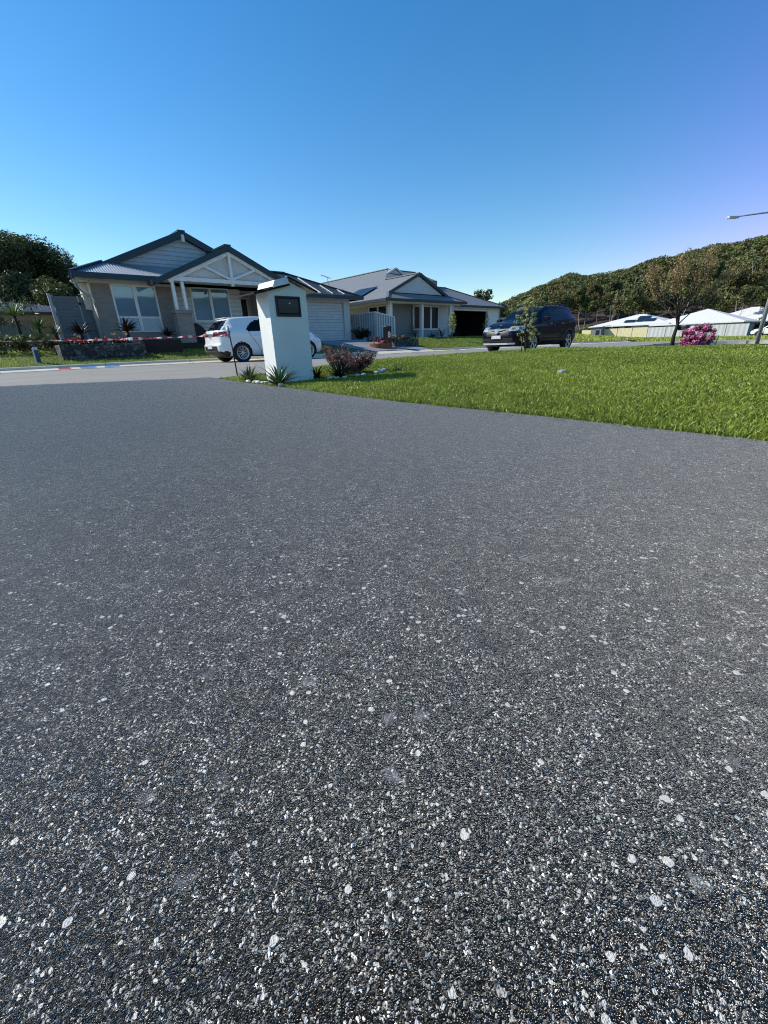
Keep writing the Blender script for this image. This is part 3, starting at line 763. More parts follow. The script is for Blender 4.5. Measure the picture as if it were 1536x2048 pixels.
mb = MB(); mb.box((20.9, 22.7, .3), (28.4, 23.7, .62)); B2(mb, 'verandah_floor', M_CONC)
mb = MB(); mb.box((20.4, 22.4, 3.02), (28.4, 23.8, 3.04)); mb.box((20.4, 23.8, 3.02), (21.75, 30, 3.04)); B2(mb, 'soffit', M_SOFFIT)
# roofs
z0 = 3.12; k = .437; L0 = 20.3
gnn = 23.3; ga = 24.4; gza = z0 + (ga-L0)*k
P = lambda s, n, z: (s, n, z)
mb = MB()
# long left slope up to the main ridge at s=27.4
R1 = (27.4, 30.0, z0+7.1*k)
mb.slab([(L0, 22.3, z0), (L0+1.0, 23.3, z0+1.0*k), (ga, gnn, gza), (ga, 27.0, gza), R1, (27.4, 40, R1[2]), (L0, 40, z0)], .06, 1)
R2 = (30.8, 30.0, R1[2])
mb.slab([(ga, 27.0, gza), (26.5, 27.0, gza), (28.0, 28.0, z0+5.1*k), (31.6, 28.0, z0+5.1*k), R2, R1], .06, 0)
mb.slab([R1, R2, (30.8, 40, z0+2), (27.4, 40, z0+2)], .06, 0)
mb.slab([R2, (31.6, 28.0, z0+5.1*k), (33.0, 40, z0+2), (30.8, 40, z0+2)], .06, 1)
mb.box((28.0, 28.0, 3.2), (31.6, 28.05, z0+5.08*k))
mb.slab([(ga, gnn, gza), (28.5, gnn, z0), (28.5, 28.0, z0), (ga, 28.0, gza)][::-1], .06, 1)
B2(mb, 'roof', [M_ROOFG, M_ROOFGN])
mb = MB(); mb.slab([(L0, 22.3, z0), (28.5, 22.3, z0), (27.5, 23.32, z0+1.0*k), (L0+1.0, 23.32, z0+1.0*k)], .04); mb.slab([(28.5, 22.3, z0), (28.5, 23.4, z0+.02), (27.45, 23.35, z0+1.0*k)], .04); B2(mb, 'verandah_roof', M_ROOFG)
mb = MB(); hb = 3.62; mb.prism([(ga-(gza-.16-hb)/k, hb), (ga+(gza-.16-hb)/k, hb), (ga, gza-.16)], gnn+.1, gnn+.18); B2(mb, 'gable_cladding', M_SOFFIT)
bb = MB(); bb.beam((L0+.9, gnn-.02, z0+.9*k-.04), (ga, gnn-.02, gza-.03), .1, .18); bb.beam((ga, gnn-.021, gza-.03), (27.95, gnn-.021, z0+.55*k-.03), .1, .18)
bb.beam((L0-.04, 22.26, z0-.08), (28.55, 22.26, z0-.08), .12, .17); bb.beam((L0-.04, 22.3, z0-.08), (L0-.04, 40, z0-.08), .12, .17); bb.beam((28.55, 22.2, z0-.06), (28.55, 24.0, z0-.06), .12, .13)
B2(bb, 'gutter', M_GUTTER)
for a, b_, w_ in (((L0, 22.3, z0+.03), (L0+1.0, 23.3, z0+.03+k), .15), ((27.4, 29.9, R1[2]+.03), (27.4, 40, R1[2]+.03), .25), ((28.5, 22.3, z0+.03), (27.5, 23.3, z0+.03+k), .15), ((ga, gnn, gza+.04), (ga, 27, gza+.04), .2), (R1, R2, .22)):
    bb = MB(); bb.beam(a, b_, w_, .055); B2(bb, 'ridge_capping', M_ROOFG)
# small gablet near the peak
gl = MB(); gl.prism([(26.0, 5.45), (28.8, 5.45), (27.4, 6.08)], 29.0, 29.08); B2(gl, 'gablet', M_SOFFIT)
gl = MB(); gl.beam((25.7, 28.95, 5.38), (27.4, 28.95, 6.2), .1, .12); gl.beam((27.4, 28.951, 6.2), (29.1, 28.951, 5.38), .1, .12); B2(gl, 'gablet_trim', M_WHITE)
gl = MB(); gl.slab([(25.7, 28.95, 5.40), (27.4, 28.95, 6.22), (27.4, 30.2, 6.22), (25.7, 30.2, 5.4)][::-1], .03); gl.slab([(27.4, 28.95, 6.22), (29.1, 28.95, 5.40), (29.1, 30.2, 5.4), (27.4, 30.2, 6.22)][::-1], .03); B2(gl, 'gablet_roof', M_ROOFG)
# roof vent
mb = MB(); q = (22.9, 33.0, z0+2.6*k)
mb.lathe([(.10, 0), (.10, .18), (.20, .22), (.24, .34), (.20, .46), (.06, .52), (0, .52)], 14, 0, 'Z', q); B2(mb, 'roof_vent', M_BLACK)
# solar panels on the left slope
def lslope(s): return z0 + (s-L0)*k
for j, (sA, nA) in enumerate(((21.0, 26.0), (21.0, 27.1))):
    mb = MB(); sB = sA+1.7; nB = nA+1.02; h = .12
    mb.add([(sA, nA, lslope(sA)+h), (sB, nA, lslope(sB)+h), (sB, nB, lslope(sB)+h), (sA, nB, lslope(sA)+h), (sA, nA, lslope(sA)+h-.06), (sB, nA, lslope(sB)+h-.06), (sB, nB, lslope(sB)+h-.06), (sA, nB, lslope(sA)+h-.06)],
           [(3, 2, 1, 0), (4, 5, 6, 7), (0, 1, 5, 4), (1, 2, 6, 5), (2, 3, 7, 6), (3, 0, 4, 7)]); B2(mb, 'solar_panel', M_SOLAR)
# garage wing
mb = MB(); mb.box((34.55, 24.5, zb-.3), (36.5, 24.7, 3.0)); mb.box((28.9, 24.5, 2.72), (34.55, 24.7, 3.0)); mb.box((28.7, 24.5, zb-.3), (28.9, 24.7, 3.0)); mb.box((36.3, 24.7, zb-.3), (36.5, 38, 3.0)); B2(mb, 'garage_wall', M_WHITE)
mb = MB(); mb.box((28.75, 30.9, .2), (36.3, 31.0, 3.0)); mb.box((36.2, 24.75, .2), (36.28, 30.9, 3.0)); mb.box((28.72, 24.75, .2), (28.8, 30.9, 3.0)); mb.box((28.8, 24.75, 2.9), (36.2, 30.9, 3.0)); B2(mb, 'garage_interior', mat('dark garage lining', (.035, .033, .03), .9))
mb = MB(); q0, q1, q2 = 28.2, 36.75, 24.0; z3 = 3.1
mb.slab([(q0, q2, z3), (q1, q2, z3), (q1-4.0, q2+4, z3+4*k), (q0, q2+4, z3+4*k)], .05, 0); mb.slab([(q1, q2, z3), (q1, q2+8, z3), (q1-4, q2+4, z3+4*k)], .05, 1); mb.slab([(q1, q2+8, z3), (q0, q2+8, z3), (q0, q2+4, z3+4*k), (q1-4, q2+4, z3+4*k)], .05, 0)
B2(mb, 'garage_roof', [M_ROOFG, M_ROOFGN])
bb = MB(); bb.beam((28.7, q2-.05, z3-.08), (q1+.05, q2-.05, z3-.08), .12, .17); bb.beam((q1+.05, q2-.1, z3-.08), (q1+.05, q2+8, z3-.08), .12, .17); bb.beam((q1, q2, z3+.03), (q1-4, q2+4, z3+.03+4*k), .14, .05); bb.beam((q0, q2+4, z3+.04+4*k), (q1-4, q2+4, z3+.04+4*k), .18, .05)
B2(bb, 'gutter', M_GUTTER)
mb = MB(); mb.box((28.7, q2, 3.0), (q1, 24.7, 3.02)); B2(mb, 'soffit', M_SOFFIT)
mb = MB(); mb.tube([(36.4, 24.42, 3.0), (36.4, 24.42, .4)], .045, 8); B2(mb, 'downpipe', M_SLATG)
# things at the back of the garage
for i, (s, n, w, h, c) in enumerate(((32.3, 30.2, .9, 1.5, (.12, .08, .06)), (33.4, 29.8, .5, .6, (.06, .12, .35)), (31.6, 30.3, .5, .5, (.3, .28, .25)))):
    t, ft = street_thing('storage_box', ['tall brown cabinet deep inside the open garage', 'blue tub on the floor of the open garage', 'pale box on the floor of the open garage'][i], ['cabinet', 'tub', 'box'][i], s, n, .6)
    mb = MB(); mb.box((s, n, .6), (s+w, n+.45, .6+h)); mb.box((s-.02, n-.02, .6+h), (s+w+.02, n+.47, .64+h)); mb.build('body', mat('box %d' % i, c, .7), t, ft)

# fence between the two houses
F2, ff = street_thing('fence', 'off-white corrugated steel fence with raked end beside the roller-door garage', 'fence', 18.55, 21.5, .6)
mb = MB(); mb.box((18.52, 21.5, .55), (18.56, 24.3, 2.18)); mb.build('fence_panel', M_FENCEWN, F2, ff)
mb = MB(); mb.prism([(18.6, .55), (20.1, .55), (20.1, 1.92), (18.6, 2.18)], 21.5, 21.54); mb.build('fence_panel', M_FENCEWX, F2, ff)
mb = MB(); mb.beam((18.54, 21.45, 2.2), (18.54, 24.3, 2.2), .08, .06); mb.beam((18.5, 21.51, 2.2), (20.16, 21.51, 1.93), .08, .06); mb.build('top_rail', M_WHITE, F2, ff)
mb = MB(); mb.box((18.5, 21.46, .5), (18.6, 21.56, 2.17)); mb.build('post', M_FENCEW, F2, ff)
mb = MB(); mb.box((20.1, 21.46, .5), (20.18, 21.56, 1.9)); mb.build('post', M_WHITE, F2, ff)
G2, fg2 = street_thing('side_gate', 'narrow pale slatted gate between the roller-door garage and the corrugated fence', 'gate', 17.9, 24.0, .6)
mb = MB()
for i in range(13): mb.box((17.35, 24.0, .62+i*.115), (18.45, 24.03, .72+i*.115))
mb.build('slat_panel', M_GREYPOST, G2, fg2)
mb = MB(); mb.box((18.0, 23.95, .6), (18.06, 24.0, 2.15)); mb.build('post', M_WHITE, G2, fg2)

# television antenna behind the garage roof of the left house
TA, ft = street_thing('tv_antenna', 'thin television antenna on a mast above the roofs between the two houses', 'antenna', 23.2, 33.0, 4.3)
mb = MB(); mb.tube([(23.2, 33, 4.2), (23.2, 33, 5.75)], .03, 6); mb.build('mast', M_GREYPOST, TA, ft)
mb = MB(); mb.tube([(22.5, 33, 5.85), (23.5, 33, 5.65)], .025, 6)
for i in range(5): mb.tube([(22.55+i*.2, 32.8, 5.84-i*.04), (22.55+i*.2, 33.2, 5.84-i*.04)], .014, 5)
mb.build('aerial', M_GREYPOST, TA, ft)

# ================================================================== houses and fence far right
def hip(mb, s0, s1, n0, n1, z, k, th=.12, mi=0):
    """hip roof over a rectangle"""
    ws, wn = (s1-s0)/2, (n1-n0)/2; h = min(ws, wn)
    if ws < wn: a = ((s0+s1)/2, n0+h, z+h*k); b = ((s0+s1)/2, n1-h, z+h*k)
    else: a = (s0+h, (n0+n1)/2, z+h*k); b = (s1-h, (n0+n1)/2, z+h*k)
    c = [(s0, n0, z), (s1, n0, z), (s1, n1, z), (s0, n1, z)]
    if ws < wn:
        for poly in ([c[0], c[1], a], [c[1], c[2], b, a], [c[2], c[3], b], [c[3], c[0], a, b]): mb.slab(poly, th, mi)
    else:
        for poly in ([c[0], c[1], b, a], [c[1], c[2], b], [c[2], c[3], a, b], [c[3], c[0], a]): mb.slab(poly, th, mi)
    return a, b
M_WALLFAR = mat('pale brick far wall', (.48, .50, .48), .8, 0, .06)
def far_house(label, s0, s1, n0, n1, ez, k, base=-.5):
    t, f = street_thing('house', label, 'house', (s0+s1)/2, (n0+n1)/2, base)
    mb = MB(); mb.box((s0+.6, n0+.6, base-.3), (s1-.6, n1-.6, ez-.14)); mb.build('wall', M_WALLFAR, t, f)
    mb = MB(); hip(mb, s0, s1, n0, n1, ez, k); mb.build('roof', M_ROOFW, t, f)
    mb = MB(); mb.beam((s0-.05, n0, ez-.1), (s0-.05, n1, ez-.1), .15, .2); mb.beam((s0, n0-.05, ez-.1), (s1, n0-.05, ez-.1), .15, .2); mb.build('gutter', M_WHITE, t, f)
    return t, f
HA, fa = far_house('white-roofed house with black solar panels behind the cream fence', 86, 98, 24.5, 37.5, 1.95, .30)
def zz(s): return 1.95 + (s-86)*.30 + .14
for (s_0, s_1, a, b_) in ((87.0, 88.3, 30.4, 32.2), (87.2, 88.7, 27.3, 28.9), (87.2, 88.7, 28.95, 30.3), (88.8, 90.3, 28.6, 30.6)):
    mb = MB(); mb.add([(s_0, a, zz(s_0)), (s_1, a, zz(s_1)), (s_1, b_, zz(s_1)), (s_0, b_, zz(s_0))], [(3, 2, 1, 0)]); mb.build('solar_panel', M_SOLAR, HA, fa)
for n_ in (30.6, 32.6, 34.0):
    mb = MB(); mb.box((86.56, n_, 1.2), (86.6, n_+1.0, 1.75)); mb.build('window', M_GLASSD, HA, fa)
HB, fb = far_house('large white hip-roofed house behind the pale fence, tallest roof of the right-hand group', 86, 100, 14.6, 27.5, 1.75, .34)
HC_, fc = far_house('white-roofed house set back behind the large hip roof', 102, 116, 9.5, 25.0, 1.85, .36)
HD, fd = far_house('low white-roofed house at the right edge behind the white parked wagon', 100, 112, -6, 10.5, 1.6, .30)
for n_ in (14.5, 16.5):
    mb = MB(); mb.tube([(107, n_, 3.4), (107, n_, 4.3)], .18, 8); mb.build('roof_vent', M_WHITE, HC_, fc)
# small grey shed and the long fence
SH, fs_ = street_thing('shed', 'small grey shed with dark window at the left end of the cream fence', 'shed', 82.3, 35, -.5)
mb = MB(); mb.box((81.6, 33.6, -.8), (83.0, 35.4, 1.75)); mb.build('wall', mat('grey shed board', (.20, .20, .23), .7), SH, fs_)
mb = MB(); mb.box((81.54, 33.9, -.2), (81.6, 34.5, 1.2)); mb.build('window', M_GLASSD, SH, fs_)
mb = MB(); mb.slab([(81.3, 33.3, 1.85), (84.5, 33.3, 1.95), (84.5, 35.8, 1.95), (81.3, 35.8, 1.8)], .12); mb.build('roof', M_ROOFW, SH, fs_)
FY, fy = street_thing('fence', 'cream steel panel fence in front of the solar-panelled house', 'fence', 83, 30, -.5)
for a in np.arange(26.6, 37.5, 2.4):
    b_ = min(a+2.36, 38)
    if a > 33 : continue
    mb = MB(); mb.box((82.95, a+.06, -.7), (83.0, b_, 1.38)); mb.build('fence_panel', M_FENCEY, FY, fy)
    mb = MB(); mb.box((82.9, a, -.7), (83.0, a+.06, 1.42)); mb.build('post', M_GREYPOST, FY, fy)
mb = MB(); mb.box((82.95, 35.45, -.9), (83.0, 37.6, 1.3)); mb.build('fence_panel', M_FENCEY, FY, fy)
FP, fp = street_thing('fence', 'long pale grey corrugated fence behind the pink azalea', 'fence', 83, 20, -.5)
for a in np.arange(13.4, 26.5, 2.64):
    mb = MB(); mb.box((82.95, a+.06, -.7), (83.0, a+2.64, 1.30)); mb.build('fence_panel', M_FENCEP, FP, fp)
    mb = MB(); mb.box((82.9, a, -.7), (83.0, a+.06, 1.36)); mb.build('post', M_GREYPOST, FP, fp)
# pale fence beyond the middle house, right of its garage
F3, f3 = street_thing('fence', 'off-white steel fence beside the open garage, behind the dark wagon', 'fence', 40, 25.5, .3)
mb = MB(); mb.box((36.7, 25.6, .1), (44.5, 25.65, 2.25)); mb.build('fence_panel', M_FENCEW, F3, f3)
mb = MB(); mb.box((36.7, 25.58, 2.25), (44.5, 25.67, 2.31)); mb.build('top_rail', M_WHITE, F3, f3)

# ================================================================== neighbour at the far left
HL, fl = street_thing('house', 'low grey-roofed house half hidden by shrubs and fence at the left edge', 'house', 0, 37, .6)
mb = MB(); mb.box((-10, 36, .4), (7.0, 44, 2.8)); mb.build('wall', mat('brown brick far wall', (.22, .17, .13), .9), HL, fl)
mb = MB(); mb.slab([(-10.5, 35.5, 2.9), (7.6, 35.5, 2.9), (7.0, 40, 3.3), (-3, 40, 4.1), (-10.5, 40, 4.1)], .1); mb.slab([(7.6, 35.5, 2.9), (7.6, 44, 2.9), (7.0, 40, 3.3)], .1); mb.build('roof', M_ROOFD, HL, fl)
mb = MB(); mb.beam((-10.5, 35.4, 2.92), (7.6, 35.4, 2.92), .14, .12); mb.build('gutter', M_GREYPOST, HL, fl)
for a, b_ in ((3.8, 5.2), (-1.5, .5)):
    mb = MB(); mb.box((a, 35.94, 2.0), (b_, 36, 2.7)); mb.build('window', M_GLASSD, HL, fl)
FL, ffl = street_thing('fence', 'weathered beige steel fence behind the shrubs at the left edge', 'fence', -2, 22.6, .9)
mb = MB(); mb.box((-9, 22.6, .5), (1.5, 22.65, 1.50)); mb.build('fence_panel', mat_stripe('weathered beige fence', (.26, .25, .20), 'X', .12, .7, .02, .7), FL, ffl)
# hedge-topped terrace bands behind it
WL, fwl = street_thing('retaining_wall', 'tan terrace wall behind the beige fence at the left edge', 'wall', -3, 27, .8)
mb = MB(); mb.box((-12, 27, .4), (3.0, 27.4, 2.05)); mb.box((-12, 27.0, 2.05), (3.0, 27.45, 2.13)); mb.build('wall', mat('tan wall', (.30, .22, .11), .8, bump=.3), WL, fwl)
# ------------------------------------------------------------------ vehicles
M_TYRE = mat('tyre rubber', (.018, .018, .019), .8, 0, .1)
M_ALLOY = mat('silver alloy', (.62, .63, .65), .28, .8, .04)
M_BLKPL = mat('black trim plastic', (.014, .014, .016), .5, 0, .1)
M_CHROME = mat('chrome trim', (.80, .80, .80), .22, .7, .03)
M_CGLASS = mat_glass('tinted car glass', (.003, .004, .006), .03, .18)
M_TAIL = mat('red tail lamp', (.20, .008, .012), .12, 0, .2, coat=1)
M_HEAD = mat('clear head lamp', (.55, .58, .60), .08, .3, .1, coat=1)
M_PLATE = mat('number plate', (.70, .70, .66), .5, 0, .25, vscale=30)

def paint(name, c, coat=1.0, rough=.35, metal=0.0):
    return mat(name, c, rough, metal, .02, 2, coat=coat)

def in_poly(x, y, poly):
    ins = False; n = len(poly)
    for i in range(n):
        x0, y0 = poly[i]; x1, y1 = poly[(i+1) % n]
        if (y0 > y) != (y1 > y) and x < (x1-x0)*(y-y0)/(y1-y0)+x0: ins = not ins
    return ins

def car_body(root, c):
    """c: tables along the length. Builds the shell as one fine grid, then hands its faces to body, doors, glass and lamps"""
    L = c['L']; nu, nv = c.get('res', (170, 44))
    wheels = c['wheels']; R = c['arch']
    xs = [L*0.5*(1-math.cos(PI*i/(nu-1)))*.35 + L*i/(nu-1)*.65 for i in range(nu)]
    capn = 10
    def ring(x, k=1.0, dx=0.0):
        zb = crom(c['zbot'], x); zt = crom(c['ztop'], x); ze_ = min(crom(c['zbelt'], x), zt-.05)
        wd = crom(c['w'], x); wr = min(crom(c['wr'], x), wd*.97)
        zr = zt - c.get('rdrop', .05)*(1 if x < c['ws'][1] else .6)
        zr = max(zr, ze_+.02)
        p = [(0, zb), (.55*wd, zb), (.84*wd, zb+.005), (.955*wd, zb+.07), (.992*wd, zb+.22*(ze_-zb)+.03), (wd, zb+.5*(ze_-zb)), (.992*wd, zb+.8*(ze_-zb)), (.955*wd, ze_), (.93*wd if zr-ze_ > .2 else (wr+.955*wd)/2, ze_+.03+(zr-ze_)*.02), (wr+(.93*wd-wr)*.5, ze_+(zr-ze_)*.52), (wr, zr), (wr*.90, zr+(zt-zr)*.55), (.5*wr, zt-.010), (0, zt)]
        # resample
        m = len(p)-1; out = []
        acc = [0]
        for i in range(m): acc.append(acc[-1] + math.hypot(p[i+1][0]-p[i][0], p[i+1][1]-p[i][1]))
        T = acc[-1]
        ty = [(acc[i]+i*1e-5, p[i][0]) for i in range(m+1)]; tz = [(acc[i]+i*1e-5, p[i][1]) for i in range(m+1)]
        zc = (zb + max(ze_, zb+.3))/2
        for j in range(nv):
            t = T*j/(nv-1)
            y, z = crom(ty, t), crom(tz, t)
            out.append((x + dx, y*k, zc + (z-zc)*k))
        return out
    rings = []
    for i in range(capn):
        k = (i/capn)**.6*.97 if i else 0.02; rings.append(ring(xs[0], k, -c.get('dome0', .03)*(1-k*k)))
    for x in xs: rings.append(ring(x))
    for i in range(capn-1, -1, -1):
        k = (i/capn)**.6*.97 if i else 0.02; rings.append(ring(xs[-1], k, c.get('dome1', .05)*(1-k*k)))
    # shape the two ends by height
    def shear(p):
        x, y, z = p
        e0 = c.get('e0', .45); e1 = c.get('e1', .5)
        if x < e0: x += crom(c['rear'], z)*(1-max(0, x)/e0)
        if x > L-e1: x += crom(c['front'], z)*(1-(L-min(x, L))/e1)
        return (x, y, z)
    rings = [[shear(p) for p in r] for r in rings]
    nr = len(rings)
    V = []; idx = {}
    for sgn in (1, -1):
        for i in range(nr):
            for j in range(nv):
                x, y, z = rings[i][j]
                # round the wheel arch edge
                for wx in wheels:
                    if y > .45*c['hw'] and z < c['wz']+R+.1:
                        d = math.hypot(x-wx, z-c['wz'])
                        if abs(d-R) < .017 and z > .15: x = wx+(x-wx)*R/d; z = c['wz']+(z-c['wz'])*R/d
                idx[(sgn, i, j)] = len(V); V.append((x, sgn*y, z))
    parts = {}
    for sgn in (1, -1):
        for i in range(nr-1):
            for j in range(nv-1):
                q = [idx[(sgn, i, j)], idx[(sgn, i+1, j)], idx[(sgn, i+1, j+1)], idx[(sgn, i, j+1)]]
                if sgn == -1: q = q[::-1]
                cx = sum(V[a][0] for a in q)/4; cy = sum(V[a][1] for a in q)/4; cz = sum(V[a][2] for a in q)/4
                skip = False
                for wx in wheels:
                    if abs(cy) > .45*c['hw'] and math.hypot(cx-wx, cz-c['wz']) < R-.002: skip = True
                if skip: continue
                key = c['label'](cx, cy, cz, sgn, V, q)
                parts.setdefault(key, []).append(q)
    for key, fl in parts.items():
        nm = key.split('#')[0]
        used = {}; vs = []; fs = []
        for q in fl:
            f = []
            for a in q:
                if a not in used: used[a] = len(vs); vs.append(V[a])
                f.append(used[a])
            fs.append(f)
        mb = MB(); mb.v = vs; mb.f = [tuple(f) for f in fs]; mb.m = [0]*len(fs); mb.t = [0]*len(fs)
        mb.build(nm, c['mats'][nm], root, smooth=True)
    # dark wheel wells
    for wx in wheels:
        for sgn in (1, -1):
            well = MB()
            pts = [(wx+(R+.004)*math.cos(a), c['wz']+(R+.004)*math.sin(a)) for a in np.linspace(-.35, PI+.35, 22)]
            vs = [(x, sgn*(c['hw']-.03), z) for x, z in pts] + [(x, sgn*.35, z) for x, z in pts]
            well.add(vs, [(i, i+1, i+23, i+22) for i in range(21)])
            well.add([(x, sgn*.36, z) for x, z in pts], [tuple(range(22))])
            well.build('wheel_well', M_BLKPL, root)
    und = MB(); und.box((.35, -.6, crom(c['zbot'], L/2)-.02), (L-.4, .6, crom(c['zbot'], L/2)+.1)); und.build('underbody', M_BLKPL, root)

def wheel(root, x, y, z, R, rim, style, sgn):
    """y: outer face; sgn: +1 left side"""
    h = bpy.data.objects.new('wheel', None)
    mb = MB(); w = .20
    prof = [(rim-.01, -w), (R-.03, -w), (R-.004, -w+.03), (R, -w/2), (R-.004, -.03), (R-.03, 0), (rim+.012, .004), (rim, -.012), (rim-.012, -.06), (rim-.03, -w+.02)]
    mb.lathe([(a, b*sgn) for a, b in prof], 40, 0, 'Y')
    hub = mb.build('wheel', M_TYRE, root, smooth=True); hub.location = (x, y, z)
    m = MB()
    m.lathe([(a, b*sgn) for a, b in ((rim-.022, -.012), (rim, -.004), (rim-.004, -.05), (rim-.03, -.06))], 40, 0, 'Y')
    m.lathe([(a, b*sgn) for a, b in ((0, -.012), (.035, -.014), (.05, -.03), (.05, -.06))], 20, 0, 'Y')
    if style == 'twin':
        for k in range(9):
            a = 2*PI*k/9
            for da in (-.17, .17):
                p = (.045*math.cos(a-da*.9), -.03*sgn, .045*math.sin(a-da*.9)); q = ((rim-.012)*math.cos(a+da), -.02*sgn, (rim-.012)*math.sin(a+da))
                m.beam(p, q, .011, .02, up=(0, 1, 0))
    elif style == 'star':
        for k in range(5):
            a = 2*PI*k/5+.3
            p = (.04*math.cos(a), -.03*sgn, .04*math.sin(a)); mid = ((rim*.55)*math.cos(a), -.022*sgn, (rim*.55)*math.sin(a)); q = lambda d: ((rim-.012)*math.cos(a+d), -.02*sgn, (rim-.012)*math.sin(a+d))
            m.beam(p, mid, .05, .02, up=(0, 1, 0)); m.beam(mid, q(-.23), .03, .02, up=(0, 1, 0)); m.beam(mid, q(.23), .03, .02, up=(0, 1, 0))
    else:
        for k in range(6):
            a = 2*PI*k/6; m.beam((0, -.03*sgn, 0), ((rim-.01)*math.cos(a), -.025*sgn, (rim-.01)*math.sin(a)), .045, .02, up=(0, 1, 0))
    m.build('rim', M_ALLOY, hub)
    d = MB(); d.lathe([(0, -.075*sgn), (rim-.02, -.075*sgn)], 30, 0, 'Y'); d.build('brake_disc', M_BLKPL, hub)
    return hub

# ---- white hatchback
P_WHITE = paint('pearl white paint', (.90, .88, .83), 1.0, .3)
def hatch_label(x, y, z, sgn, V, q):
    ay = abs(y)
    win = [(.92, .985), (1.00, 1.10), (1.22, 1.27), (1.48, 1.335), (1.62, 1.335), (1.62, .955), (.98, .975)]
    win2 = [(1.66, 1.335), (1.66, .955), (2.98, .93), (2.86, 1.03), (2.52, 1.24), (2.30, 1.30)]
    if ay > .42 and in_poly(x, z, win): return 'side_window#r%d' % sgn
    if ay > .42 and in_poly(x, z, win2): return 'side_window#f%d' % sgn
    if x < .60 and z > 1.01 and z < 1.31 and ay < .50 + (1.31-z)*.25: return 'rear_window'
    if x < .42 and .82 < z < .955 and ay > .30 and x < .42 - (.955-z)*1.2 + .0: return 'tail_light#%d' % sgn
    if x < .30 and z < .36: return 'rear_valance'
    if x < .06 and z < .53 and ay < .55: return 'rear_valance'
    if 2.42 < x < 3.12 and z > crom([(2.4, 1.33), (3.1, .99)], x) and ay < .56+(x-2.4)*.12: return 'windscreen'
    if x > 3.5 and .62 < z < .78 and ay > .42 and x > 3.5+(.78-z)*1.5: return 'headlight#%d' % sgn
    if x > 3.85 and z < .62 and ay < .5: return 'grille'
    if z < .215: return 'sill'
    if ay > .6:
        # shut lines
        d1 = [(1.60, .24), (1.60, .95)]
        r1 = [(.98, .97), (1.22, .60), (1.36, .36), (1.36, .24)]
        for poly in (r1,):
            for (ax, az), (bx, bz) in zip(poly, poly[1:]):
                t = max(0, min(1, ((x-ax)*(bx-ax)+(z-az)*(bz-az))/((bx-ax)**2+(bz-az)**2)))
                if math.hypot(x-ax-t*(bx-ax), z-az-t*(bz-az)) < .009: return 'shut_line#d%d' % sgn
        if abs(x-1.64) < .008 and .22 < z < .96: return 'shut_line#e%d' % sgn
        if .22 < z < .96 and x < 2.9:
            xl = crom([(.24, 1.36), (.36, 1.36), (.60, 1.22), (.97, .98)], z)
            if xl < x < 1.63: return 'door#r%d' % sgn
            if 1.65 < x < 2.84: return 'door#f%d' % sgn
    return 'body'
HATCH = dict(L=4.03, hw=.86, arch=.335, wz=.31, wheels=(.70, 3.28), ws=(2.4, 3.1), label=hatch_label, res=(210, 64),
    ztop=[(0, .93), (.05, 1.0), (.16, 1.10), (.42, 1.34), (.52, 1.395), (.9, 1.43), (1.4, 1.45), (1.9, 1.44), (2.4, 1.36), (3.08, 1.01), (3.45, .94), (3.8, .83), (4.03, .70)],
    zbelt=[(0, .90), (.25, .99), (.6, 1.01), (1.2, .965), (2.5, .93), (3.0, .90), (3.6, .80), (4.03, .62)],
    zbot=[(0, .27), (.35, .20), (3.6, .18), (4.03, .24)],
    w=[(0, .60), (.06, .70), (.2, .78), (.5, .835), (1, .855), (2.6, .86), (3.4, .85), (3.75, .78), (3.93, .68), (4.03, .56)],
    wr=[(0, .52), (.3, .50), (.6, .55), (1.5, .60), (2.3, .585), (3.05, .66), (3.7, .62), (4.03, .46)],
    rear=[(.2, .10), (.35, .0), (.55, -.03), (.62, .02), (.80, .03), (.95, .0), (1.4, 0)], front=[(.2, -.06), (.45, .0), (.6, .0), (.8, -.05)],
    mats={'body': P_WHITE, 'door': P_WHITE, 'side_window': M_CGLASS, 'rear_window': M_CGLASS, 'windscreen': M_CGLASS, 'tail_light': M_TAIL, 'headlight': M_HEAD, 'grille': M_BLKPL, 'rear_valance': M_BLKPL, 'sill': M_BLKPL, 'shut_line': mat('shut line grey', (.16, .17, .18), .6)})
def place_car(root, p_rear, p_front, z):
    d = Vector(p_front) - Vector(p_rear); root.rotation_euler = (0, 0, math.atan2(d.y, d.x)); return root
# rear-right wheel seen at (-4.6, 14.7); the car points along the street
CAR1 = thing('parked_car', 'white hatchback parked at the far kerb behind the letterbox pillar', 'car', (0, 0, 0), A41)
car_body(CAR1, HATCH)
for wx in HATCH['wheels']:
    for sg in (1, -1): wheel(CAR1, wx, sg*.845, .31, .31, .215, 'twin', sg)
mb = MB(); mb.box((-.055, -.26, .52), (-.025, .26, .64)) if False else mb.box((-.075, -.19, .45), (-.045, .19, .56)); mb.build('number_plate', M_PLATE, CAR1)
mb = MB(); mb.box((.42, -.42, 1.375), (.62, .42, 1.40)); mb.build('rear_spoiler', P_WHITE, CAR1, bevel=.01)
mb = MB(); mb.box((-.085, -.62, .345), (-.03, .62, .375)); mb.build('bumper_trim', M_CHROME if False else M_BLKPL, CAR1, bevel=.008)
for sg in (1, -1):
    mb = MB(); mb.box((2.62, sg*.84, .95), (2.80, sg*1.0, 1.06)); mb.build('mirror', P_WHITE, CAR1, bevel=.03)
    for xx in (1.16, 2.05):
        mb = MB(); mb.tube([(xx, sg*.865, .83), (xx+.07, sg*.885, .835), (xx+.16, sg*.865, .83)], .011, 6); mb.build('door_handle', P_WHITE, CAR1, smooth=True)
mb = MB(); mb.tube([(.75, 0, 1.42), (.60, 0, 1.60)], .006, 5); mb.build('aerial', M_BLKPL, CAR1)
